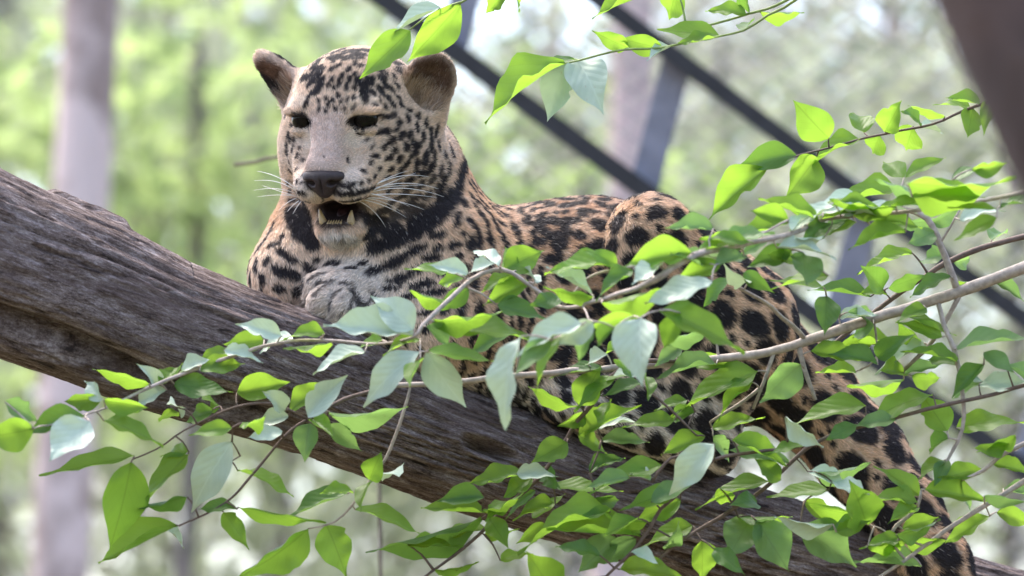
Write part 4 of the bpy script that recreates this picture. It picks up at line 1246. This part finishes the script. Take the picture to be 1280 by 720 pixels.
SW = 1700
shrub = empty('leafy_shrub', tuple(PW(SW, 600, -0.3) * np.array([1, 1, 0])))
tag(shrub, 'leafy shrub whose pale stems and bright green leaves cross in front of the log', 'shrub')
# its trunk stands on the ground beside the picture
g0 = PW(SW, 600, -0.3)
mb = MB()
mb.tube(resample(np.array([[g0[0] + .1, g0[1], -0.25, .035], [g0[0] + .03, g0[1] + .05, 1.2, .03], [*PW(SW, 350, -.3), .024], [*PW(SW - 20, 60, -.35), .016], [*PW(SW - 60, -150, -.35), .008]]), .06)[:, :3],
        list(np.linspace(.036, .008, 200)), 12)
mb.build('trunk', M['twig_pale'], shrub)

br = []
def BR(stems, mat, seed):
    b = Branch('branch', shrub, stems, M[mat], seed); br.append(b); return b
# B1 the long pale stem
BR([[(SW, 180, -.30, 11), (1450, 275, -.26, 9), (1280, 335, -.23, 7.6), (1195, 366, -.22, 7), (1040, 415, -.22, 6.2), (960, 440, -.22, 5.4), (830, 455, -.22, 4.6), (700, 465, -.24, 4), (560, 478, -.26, 3.4), (490, 482, -.26, 3)],
    [(513, 481, -.26, 1.6), (505, 515, -.26, 2.0), (488, 560, -.26, 2.0), (474, 585, -.26, 1.6), (460, 604, -.26, 1.4), (430, 644, -.26, 1.4), (408, 656, -.26, 1.2), (385, 661, -.26, 1.0)],
    [(1197, 366, -.22, 4.5), (1188, 335, -.22, 4.6), (1176, 306, -.22, 4.2), (1158, 272, -.22, 4), (1128, 260, -.22, 3.4)],
    [(1200, 368, -.22, 3.2), (1170, 420, -.21, 3), (1130, 462, -.20, 2.4)],
    [(1172, 376, -.22, 3), (1180, 405, -.23, 3), (1192, 437, -.24, 3), (1203, 489, -.25, 2.8), (1203, 536, -.25, 2.4), (1184, 575, -.25, 2), (1180, 598, -.25, 1.5)],
    [(998, 428, -.22, 3.6), (1006, 462, -.22, 2.8), (1019, 500, -.22, 2.2)],
    [(1006, 424, -.22, 3.2), (985, 402, -.24, 2.8), (955, 378, -.28, 2.4), (912, 352, -.32, 2.0)],
    [(968, 438, -.22, 2.6), (955, 478, -.22, 2.4), (941, 512, -.22, 2.0)],
    [(950, 485, -.22, 2.2), (918, 510, -.22, 2), (888, 528, -.22, 1.6)],
    [(1174, 306, -.22, 1.8), (1200, 262, -.23, 1.2)],
    [(1092, 398, -.22, 1.6), (1096, 446, -.21, 1.4), (1075, 462, -.21, 1.2)]], 'twig_pale', 11)
# B2 the dark twig crossing behind it
BR([[(SW, 230, -.2, 6), (1420, 275, -.14, 4.6), (1280, 296, -.12, 3.8), (1205, 318, -.12, 3.6), (1150, 350, -.12, 3.4), (1100, 385, -.12, 3.0), (1032, 436, -.12, 2.4)]], 'twig_dark', 12)
# B3 the reddish stem hanging down in front of the log
BR([[(850, 452, -.22, 3), (800, 452, -.24, 2.8), (763, 472, -.24, 3.0), (740, 505, -.22, 3.0), (721, 526, -.22, 2.8), (702, 559, -.21, 2.6), (669, 602, -.21, 2.4), (631, 635, -.21, 2.2), (589, 677, -.21, 2.0), (532, 720, -.21, 1.6), (500, 748, -.21, 1.2)],
    [(669, 602, -.21, 1.2), (692, 608, -.21, 1.0)], [(763, 472, -.24, 1.4), (790, 470, -.25, 1.2), (806, 484, -.25, 1.2), (846, 520, -.25, 1.6), (870, 545, -.26, 1.2)]], 'twig_dark', 13)
# B4 lower right twigs
BR([[(SW, 350, -.30, 7), (1420, 520, -.27, 4.4), (1280, 602, -.26, 3.4), (1182, 663, -.26, 2.8), (1130, 701, -.26, 2.2), (1090, 728, -.26, 1.6)],
    [(1450, 500, -.28, 3.2), (1280, 555, -.27, 2.8), (1229, 588, -.27, 2.4), (1200, 600, -.27, 1.4)],
    [(1132, 700, -.26, 1.6), (1112, 668, -.26, 2.2), (1146, 634, -.26, 2.4), (1152, 612, -.26, 1.2)],
    [(1155, 682, -.26, 1.6), (1128, 672, -.26, 1.2)]], 'twig_pale', 14)
# B5 the nearer branch above, arching down to the left
BR([[(SW, 90, -.45, 8), (1450, 190, -.48, 4), (1280, 240, -.44, 2.6), (1150, 262, -.38, 2.4), (1030, 274, -.36, 2.6), (990, 292, -.40, 3.0), (870, 318, -.50, 4.0), (819, 350, -.52, 3.6), (760, 372, -.46, 2.6), (704, 384, -.36, 2.4), (678, 368, -.33, 2.4), (639, 341, -.33, 2.6), (617, 338, -.33, 2.8),
     (588, 350, -.35, 2.8), (556, 380, -.38, 2.8), (527, 408, -.40, 2.6), (517, 422, -.40, 2), (470, 430, -.37, 1.6), (400, 425, -.33, 1.8), (330, 433, -.31, 2.2), (227, 467, -.31, 2.4), (166, 494, -.34, 2), (120, 514, -.38, 1.4), (60, 532, -.42, 1)],
    [(805, 332, -.44, 1.8), (770, 336, -.42, 1.8), (733, 348, -.38, 1.6), (704, 383, -.36, 1.2)], [(819, 350, -.52, 2), (805, 332, -.44, 1.6)],
    [(870, 318, -.50, 1.8), (930, 302, -.45, 1.6), (985, 276, -.42, 1.2)]], 'twig_pale', 15)
# B6 middle right, low
BR([[(SW, 300, -.30, 6), (1450, 430, -.28, 4), (1280, 482, -.27, 2.6), (1100, 527, -.25, 2.4), (1017, 555, -.25, 2.4), (955, 611, -.25, 2.6), (918, 635, -.25, 2.4), (838, 686, -.25, 2.0), (822, 706, -.25, 1.4)],
    [(1017, 555, -.25, 2), (985, 560, -.27, 1.8), (940, 566, -.28, 2), (893, 574, -.28, 2.2), (862, 604, -.28, 2.4), (825, 636, -.28, 2.2), (814, 658, -.28, 2.2), (790, 690, -.28, 2.0), (757, 720, -.28, 1.6)],
    [(893, 574, -.28, 1.4), (850, 570, -.28, 1.6), (832, 578, -.28, 2), (814, 603, -.28, 1.8)],
    [(814, 658, -.28, 1.2), (840, 672, -.27, 1.2), (838, 686, -.25, 1.0)]], 'twig_dark', 16)
# B7 lower left sprays
BR([[(492, 482, -.26, 2.4), (430, 500, -.28, 2.2), (385, 524, -.28, 2.0), (354, 547, -.28, 1.8), (318, 590, -.28, 1.6), (282, 628, -.28, 1.4), (224, 658, -.28, 1.1)],
    [(385, 524, -.28, 1.6), (340, 504, -.29, 1.8), (296, 508, -.29, 1.4), (262, 522, -.29, 1.2), (231, 538, -.29, 1.1), (195, 562, -.29, 1.0), (166, 574, -.29, 0.9)],
    [(272, 614, -.28, 0.9), (280, 585, -.28, 0.9), (300, 570, -.28, 0.8)]], 'twig_dark', 17)
# further leaves of the same sprays, between those above
rf = random.Random(77)
for k in range(44):
    x = rf.uniform(540, 1265); y = rf.uniform(400, 705) if x < 880 else rf.uniform(300, 705)
    if x < 700 and 440 < y < 590: continue
    a = math.radians(rf.choice((170, 190, 150, 210, 20, -20)) + rf.uniform(-25, 25)); l = rf.uniform(42, 80)
    SHRUB.append((x, y, x + l * math.cos(a), y - l * math.sin(a) * 0.7, rf.uniform(9, 24), rf.choice('ggggmmdp'), None))
for k in range(22):
    x = rf.uniform(880, 1270); y = 318 - (x - 870) * 0.2 + rf.uniform(-30, 22)
    a = math.radians(rf.choice((175, 195, 160, 15, -15, 30)) + rf.uniform(-20, 20)); l = rf.uniform(46, 84)
    SHRUB.append((x, y, x + l * math.cos(a), y - l * math.sin(a) * 0.6, rf.uniform(9, 22), rf.choice('ggggmmdp'), None))
# each leaf goes to the branch whose wood passes nearest
bp = [b.px() for b in br]
for lf in SHRUB:
    best, bi = 1e18, 0
    for i, p in enumerate(bp):
        d2 = np.min((p[:, 0] - lf[0]) ** 2 + (p[:, 1] - lf[1]) ** 2)
        if lf[6] is not None and lf[6] <= -.33 and i != 4: d2 += 1600
        if d2 < best: best, bi = d2, i
    br[bi].leaves.append(lf)
for b in br: b.finish()

# ------------------------------------------------------------------ the tree overhead: three sprays hang into the picture
TW = 1850
tree_o = empty('overhanging_tree', tuple(PW(TW, 0, 0.1) * np.array([1, 1, 0])))
tag(tree_o, 'slender tree reaching in from above, three thin leafy sprays round the leopard', 'tree')
g0 = PW(TW, 600, 0.1)
mb = MB()
mb.tube(resample(np.array([[g0[0], g0[1], -0.25], [g0[0] + .04, g0[1], 1.5], [g0[0] - .03, g0[1] - .03, 2.6], list(PW(TW - 20, -120, 0.0)), list(PW(TW - 200, -420, -.1))]), .08), list(np.linspace(.06, .02, 200)), 12)
mb.tube(resample(np.array([PW(TW - 20, -120, 0.0), PW(1500, -230, -.05), PW(1150, -210, -.08), PW(800, -170, -.1), PW(690, -120, -.1)]), .05), list(np.linspace(.016, .004, 200)), 8)
mb.build('trunk', M['twig_dark'], tree_o)
def TB(stems, mat, seed, leaves):
    b = Branch('branch', tree_o, stems, M[mat], seed); b.leaves = LL(leaves); b.finish()
TB([[(690, -120, -.10, 4), (630, -45, -.10, 2.6), (600, -14, -.10, 2), (577, 2, -.10, 1.6), (548, 12, -.10, 1.2), (513, 38, -.10, .9)]], 'twig_green', 21,
   "513 38 450 99 42 g; 575 5 510 80 46 g; 550 9 485 41 17 p; 634 -10 612 12 22 g; 640 -20 655 8 14 g")
TB([[(1150, -210, -.08, 4), (1060, -60, -.12, 2.6), (994, 0, -.14, 1.8), (960, 19, -.14, 1.5), (930, 38, -.14, 1.4), (898, 45, -.14, 1.3), (826, 60, -.14, 1.4), (780, 62, -.14, 1.4), (725, 75, -.14, 1.2), (706, 79, -.14, .9)],
    [(1060, -60, -.12, 2), (983, 0, -.12, 1.8), (936, 17, -.12, 1.6), (884, 31, -.12, 1.4), (858, 37, -.12, 1.0)]], 'twig_green', 22,
   "706 78 599 142 32 g; 707 80 683 152 46 p; 722 75 750 123 54 p; 718 74 677 79 8 d; 786 60 742 43 24 g; 828 60 773 50 28 g; 899 44 821 38 27 g; 898 46 848 57 10 g; 846 -14 836 21 36 g; 812 -6 738 15 18 g; 933 18 883 7 20 g; 936 15 928 -10 12 d; 951 16 1004 11 14 g; 930 38 939 25 13 d; 1010 -12 960 -8 20 g; 838 58 812 70 12 p")
TB([[(TW - 20, -100, .0, 8), (1500, 40, -.10, 4), (1330, 100, -.14, 2.6), (1222, 132, -.15, 1.9), (1165, 155, -.15, 1.6), (1100, 168, -.15, 1.5), (1060, 178, -.15, 1.4), (1000, 194, -.15, 1.1), (968, 208, -.15, .9)]], 'twig_dark', 23,
   "958 211 883 270 40 g; 996 195 921 201 36 d; 1021 197 980 247 48 g; 1076 174 1000 196 18 g; 1036 173 994 134 46 g; 1080 166 1072 134 34 g; 1106 165 1123 131 34 g; 1100 169 1092 191 32 g; 1142 158 1132 189 40 g; 1181 146 1135 131 10 g; 1213 133 1167 126 12 g; 1216 136 1207 169 32 g; 1151 154 1132 141 14 d; 1151 160 1179 161 8 p; 1240 126 1228 158 20 g; 1225 130 1190 122 16 g")

# ------------------------------------------------------------------ the big tree beside the camera: only its edge leans into view
def bark_material(name, c0, c1, patch=(1.0, 0.95, 0.95)):
    t = NT(name)
    tc = t.n('ShaderNodeTexCoord')
    g = t.mapping(tc.outputs['Object'], (22, 22, 4))
    n1 = t.noise(g, 1.0, 6, 0.6, 0.5)
    c = t.ramp(n1, [(0.35, c0), (0.65, c1)])
    bl = t.noise(tc.outputs['Object'], 3.2, 4, 0.6)
    c = t.mix(t.ramp(bl, [(0.45, (0, 0, 0)), (0.56, (0.85, 0.85, 0.85))]), c, tuple(min(1, x * q) for x, q in zip(c1, patch)))
    return t.done(t.principled(c, 0.85, t.bump(n1, 0.7, 0.02), 0.2))
M['bark_dark'] = bark_material('bark_dark', (0.055, 0.040, 0.040), (0.115, 0.085, 0.082))
nt = empty('leaning_tree', tuple(PW(3240, 3800, -2.5) * np.array([1, 1, 0])))
tag(nt, 'smooth dark tree trunk leaning across the upper right corner close by', 'tree')
a = PW(1318 - 0.4596 * 900, -86 - 900, -2.5); b = PW(1318, -86, -2.5)
dv = (b - a) / (b[2] - a[2])
foot = b + dv * (-0.25 - b[2])
P = resample(np.array([foot, (foot + b) / 2 + np.array([.02, 0, 0]), b, (a + b) / 2, a, a + (a - b) * 1.2]), 0.05)
mb = MB(); mb.tube(P, list(np.linspace(0.145, 0.085, len(P))), 28, wob=0.012)
mb.build('trunk', M['bark_dark'], nt)
mb = MB(); e = P[-1]
mb.tube(resample(np.array([P[-12], P[-12] + np.array([.25, .1, .5]), P[-12] + np.array([.7, .2, .8])]), .05), list(np.linspace(.05, .015, 40)), 10)
mb.build('limb', M['bark_dark'], nt)

# ------------------------------------------------------------------ steel truss with wire netting behind the leopard
M['steel_dark'] = mat_simple('steel_dark', (0.028, 0.028, 0.034), 0.5, 0.4, 30, 0.25, 0.1, 0.002)
M['steel_grey'] = mat_simple('steel_grey', (0.22, 0.22, 0.27), 0.5, 0.4, 30, 0.2, 0.1, 0.002)
M['wire'] = mat_simple('wire_galvanised', (0.30, 0.29, 0.29), 0.5, 0.4, 60, 0.2, 0)
FD = 3.0
truss = empty('steel_truss', tuple(PW(-250, 2385, FD) * np.array([1, 1, 0])))
tag(truss, 'sloping dark steel truss with grey struts and wire netting behind the leopard', 'fence')
def r1(x): return (x, (x - 480) * 0.734)
def r2_(x): return (x, (x - 750) * 0.752)
def bar(name, A, B, half, mat, d0=FD, d1=None):
    mb = MB(); mb.box(PW(*A, d0), PW(*B, d0 if d1 is None else d1), half); return mb.build(name, M[mat], truss, smooth=False)
bar('rail', r1(-250), r1(3740), (0.018, 0.018), 'steel_dark')
bar('rail', r2_(20), r2_(3920), (0.016, 0.016), 'steel_dark')
for k in range(-3, 9):
    x = 565 + 239 * k
    bar('strut', r1(x), (x + 43, (x + 43 - 750) * 0.752), (0.028, 0.012), 'steel_grey', FD + 0.035)
for A in (r1(-250), r2_(20)):
    if A[0] < 0:
        mb = MB(); top = PW(*A, FD); mb.box(np.array([top[0], top[1], -0.25]), top, (0.03, 0.03)); mb.build('post', M['steel_dark'], truss, smooth=False)
top = PW(*r2_(20), FD); p2 = PW(*r1(-250), FD)
mb = MB(); mb.box(p2, top, (0.02, 0.02)); mb.build('strut', M['steel_dark'], truss, smooth=False)
# netting: two sets of wires woven on the diagonal
mb = MB()
cell_ = 0.048
x0, x1, z0, z1 = -0.10, 2.1, -1.0, 1.1
def Wc(x, z, d): return to_world(np.array([x, d, z]))
for sgn in (1, -1):
    c = -4.0
    while c < 5.0:
        # z = sgn * 0.72 * (x - c)
        xs = np.array([x0, x1]); pts = []
        for x in np.linspace(x0, x1, 400):
            z = sgn * 0.72 * (x - c)
            # netting hangs between the rails and below: keep it under the upper rail line
            lim = -(((x / (1 + FD / DIST) * 1000 + 640) - 750) * 0.752 - 360) / 1000 * (1 + FD / DIST) + 0.9
            if z0 < z < min(z1, lim): pts.append((x, z))
        if len(pts) > 4:
            a_, b_ = pts[0], pts[-1]
            mb.tube([Wc(*a_, FD + 0.06 + 0.003 * sgn), Wc(*b_, FD + 0.06 + 0.003 * sgn)], 0.0012, 4, cap=False)
        c += cell_ * 1.3
wm = mb.build('wire_netting', M['wire'], truss, smooth=False)
wm['kind'] = 'stuff'

# ------------------------------------------------------------------ a dry sapling standing behind the head
ds = empty('dry_sapling', tuple(PW(470, 500, 1.2) * np.array([1, 1, 0])))
tag(ds, 'thin bare sapling behind the head with one curled pinkish dry leaf', 'sapling')
g0 = PW(470, 500, 1.2)
mb = MB()
mb.tube(resample(np.array([[g0[0], g0[1], -.25], [g0[0] + .02, g0[1], 1.4], list(PW(470, 420, 1.2)), list(PW(455, 260, 1.2)), list(PW(410, 205, 1.2)), list(PW(350, 196, 1.2)), list(PW(318, 203, 1.2)), list(PW(292, 206, 1.2))]), .04), list(np.linspace(.009, .0026, 60)) + [.0026] * 60, 8)
mb.build('stem', M['twig_dark'], ds)
M['leaf_dry'] = mat_leaf('leaf_dry', (0.42, 0.27, 0.20), (0.4, 0.25, 0.15), 0.3)
lm = leaf_mesh('leaf', M['leaf_dry'], 5)
lo = bpy.data.objects.new('leaf', lm); col.objects.link(lo); lo.parent = ds
pw_ = PW(288, 206, 1.2)
m = Matrix.Identity(4)
for i, (v, k) in enumerate(((AX_R * 0.9 + AX_U * .35, .055), (AX_U * 0.8 - AX_R * .3 - AX_F * .5, .032), (-AX_F, .05))):
    for j in range(3): m[j][i] = v[j] * k
for j in range(3): m[j][3] = pw_[j]
lo.matrix_world = m

# ------------------------------------------------------------------ the wood behind
M['bark_pale'] = bark_material('bark_pale', (0.26, 0.185, 0.16), (0.42, 0.33, 0.31), (1.7, 1.72, 1.74))
M['bark_pink'] = bark_material('bark_pink', (0.42, 0.31, 0.29), (0.60, 0.48, 0.46))
M['bark_grey'] = bark_material('bark_grey', (0.10, 0.085, 0.08), (0.22, 0.19, 0.18))
def mat_cards(name, base, trans, tf=0.5):
    t = NT(name)
    g = t.n('ShaderNodeNewGeometry')
    c = t.ramp(g.outputs['Random Per Island'], [(0, tuple(x * 0.6 for x in base)), (1, tuple(min(1, x * 1.5) for x in base))])
    ct = t.ramp(g.outputs['Random Per Island'], [(0, tuple(x * 0.7 for x in trans)), (1, tuple(min(1, x * 1.3) for x in trans))])
    p = t.principled(c, 0.5, None, 0.35)
    tr = t.n('ShaderNodeBsdfTranslucent'); t.l(ct, tr.inputs['Color'])
    mx = t.n('ShaderNodeMixShader'); mx.inputs[0].default_value = tf
    t.l(p, mx.inputs[1]); t.l(tr.outputs[0], mx.inputs[2])
    return t.done(mx.outputs[0])
M['far_bright'] = mat_cards('foliage_bright', (0.22, 0.28, 0.12), (0.46, 0.58, 0.24), .55)
M['far_soft'] = mat_cards('foliage_soft', (0.26, 0.28, 0.20), (0.48, 0.53, 0.37), .55)
M['far_grey'] = mat_cards('foliage_grey', (0.30, 0.29, 0.26), (0.48, 0.48, 0.41), .55)
M['far_dry'] = mat_cards('foliage_dry', (0.30, 0.23, 0.17), (0.40, 0.30, 0.20))

def card_cloud(n, centre, rad, size, seed, gate=0.0, gscale=1.4):
    r = np.random.default_rng(seed)
    v = r.normal(size=(n * 3, 3)); v /= np.linalg.norm(v, axis=1)[:, None]
    p = v * (r.random((n * 3, 1)) ** 0.42) * np.asarray(rad)
    keep = fbm(p + seed * 3.1, gscale, 2, seed) > gate
    p = p[keep][:n] + np.asarray(centre)
    n = len(p)
    d = r.normal(size=(n, 3)); d[:, 2] -= 0.3; d /= np.linalg.norm(d, axis=1)[:, None]
    s = np.cross(d, r.normal(size=(n, 3))); s /= np.linalg.norm(s, axis=1)[:, None]
    L = size * r.uniform(0.6, 1.3, n)[:, None]
    nn = np.cross(d, s)
    V = np.stack([p, p + d * L * 0.45 + s * L * 0.27 + nn * L * .06, p + d * L, p + d * L * 0.45 - s * L * 0.27 + nn * L * .06], 1).reshape(-1, 3)
    F = np.arange(4 * n).reshape(-1, 4)
    return V, F
def bg_tree(name, label, px, d, trunk_w, bark, crown, seed, lean=0.0, top=None, group=None, cat='tree'):
    """trunk at pixel px and depth d, standing on the ground; crown: (material, height of centre as pixel y or metres, radii, n, leaf size, gate)"""
    k = 1 + d / DIST
    base = PW(px, 360, d)
    root = empty(name, (base[0], base[1], 0))
    tag(root, label, cat, group)
    hgt = top if top is not None else 12.0
    mb = MB()
    zs = np.linspace(-0.3, hgt, 14)
    pts = [np.array([base[0] + lean * (z - base[2]) + 0.03 * math.sin(z * 1.3 + seed), base[1] + 0.03 * math.cos(z + seed), z]) for z in zs]
    w = trunk_w / 2
    mb.tube(resample(np.array(pts), .3), list(np.linspace(w * 1.15, w * 0.75, 200)), 12, wob=0.04)
    rr = random.Random(seed)
    for mname, cz, rad, n, size, gate, off in crown:
        c = np.array([base[0] + off, base[1], cz])
        for q in range(3):
            a = rr.uniform(0, 6.28); z0_ = cz - rad[2] * 0.7
            e0 = np.array([base[0] + lean * (z0_ - base[2]), base[1], z0_])
            mb.tube([e0, e0 + np.array([math.cos(a) * rad[0] * .35 + off * .5, math.sin(a) * rad[1] * .35, rad[2] * .5]), c + np.array([math.cos(a) * rad[0] * .7, math.sin(a) * rad[1] * .7, rad[2] * .3])], [w * .45, w * .3, w * .12], 6)
    mb.build('trunk', M[bark], root)
    for q, (mname, cz, rad, n, size, gate, off) in enumerate(crown):
        V, F = card_cloud(n, (base[0] + off, base[1], cz), rad, size, seed * 10 + q, gate)
        obj('crown', mesh_from('crown', V, F, M[mname], smooth=False), root)
    return root
def zc(py, d): return float(PW(640, py, d)[2])
UG = 'young trees in the blurred wood'
bg_tree('forest_tree', 'stout pale lilac grey tree trunk in the blurred wood', 96, 9, 0.165, 'bark_pale', [('far_soft', 11.0, (2.4, 2.4, 2.0), 2500, .16, -.1, 0)], 1, lean=0.012)
bg_tree('forest_tree', 'pinkish tree trunk seen between the steel rails', 775, 9, 0.12, 'bark_pink', [('far_soft', 11.0, (2.2, 2.2, 2.0), 2500, .16, -.1, 0)], 2, lean=0.02)
bg_tree('forest_tree', 'slim grey brown tree trunk beside the stout pale one', 205, 19, 0.085, 'bark_grey', [('far_soft', 12.0, (2.2, 2.2, 2.0), 2000, .16, -.1, 0)], 3)
bg_tree('forest_tree', 'dark brown tree trunk past the stout pale one', -2, 17, 0.12, 'bark_grey', [('far_soft', 12.0, (2.2, 2.2, 2.0), 2000, .16, -.1, 0)], 4)
bg_tree('forest_tree', 'faint slim trunk over the back of the leopard', 690, 24, 0.10, 'bark_pale', [('far_soft', 13.0, (2.2, 2.2, 2.0), 2000, .16, -.1, 0)], 5)
bg_tree('forest_tree', 'faint pale trunk behind the wire netting', 1120, 22, 0.14, 'bark_pink', [('far_grey', 13.0, (2.4, 2.2, 2.0), 2000, .16, -.1, 0)], 6)
bg_tree('forest_tree', 'faint slim trunk between the ears and the pale trunk', 252, 26, 0.12, 'bark_grey', [('far_soft', 13.5, (2.2, 2.2, 2.0), 2000, .16, -.1, 0)], 7)
und = [(40, 12, 'far_bright', 300, 1.0), (215, 11, 'far_bright', 250, 1.0), (300, 15, 'far_bright', 330, 1.3), (150, 18, 'far_soft', 60, 1.5), (330, 20, 'far_soft', 60, 1.6), (480, 16, 'far_bright', 260, 1.2),
       (640, 18, 'far_soft', 130, 1.4), (700, 13, 'far_bright', 330, 0.9), (890, 17, 'far_soft', 250, 1.3), (960, 21, 'far_grey', 60, 1.7), (1080, 16, 'far_soft', 330, 1.3), (1180, 19, 'far_grey', 120, 1.6), (1250, 14, 'far_soft', 420, 1.2),
       (90, 13, 'far_soft', 640, 1.2), (330, 14, 'far_soft', 660, 1.2), (560, 15, 'far_soft', 700, 1.2), (1230, 17, 'far_bright', 640, 1.2), (-90, 16, 'far_soft', 200, 1.5), (1390, 16, 'far_soft', 200, 1.5), (1560, 15, 'far_soft', 330, 1.5), (1600, 19, 'far_grey', 80, 1.7), (-260, 15, 'far_bright', 330, 1.5), (1480, 22, 'far_grey', 420, 1.7)]
for i, (px, d, mt, py, r_) in enumerate(und):
    bg_tree('understory_tree', {'far_bright': 'fresh yellow green young tree', 'far_soft': 'pale sage green young tree', 'far_grey': 'dull grey green young tree'}[mt] + ' in the blurred wood', px + 20, d, 0.05, 'bark_grey', [(mt, zc(py, d), (r_, r_ * .8, r_ * .85), int(620 * r_ * r_), .13, -.05, 0.0)], 20 + i, top=zc(py, d) + r_ * .6, group={'far_bright': 'fresh green ', 'far_soft': 'sage green ', 'far_grey': 'grey green '}[mt] + UG)
# farther wood: one mass
r = np.random.default_rng(5)
parts = []
for k in range(130):
    y = r.uniform(30, 50); x = r.uniform(-13, 13); z = r.uniform(2.0, 13.5)
    parts.append(card_cloud(int(150 + 60 * (z < 8)), (x, y, z), (1.9, 1.5, 1.4), .34, 500 + k, -.1, 0.8))
nv = 0; VV, FF = [], []
for V, F in parts: VV.append(V); FF.append(F + nv); nv += len(V)
fw = obj('far_wood', mesh_from('far_wood', np.concatenate(VV), np.concatenate(FF), M['far_grey'], smooth=False))
tag(fw, 'pale mass of distant foliage behind the trees', 'wood', kind='stuff')
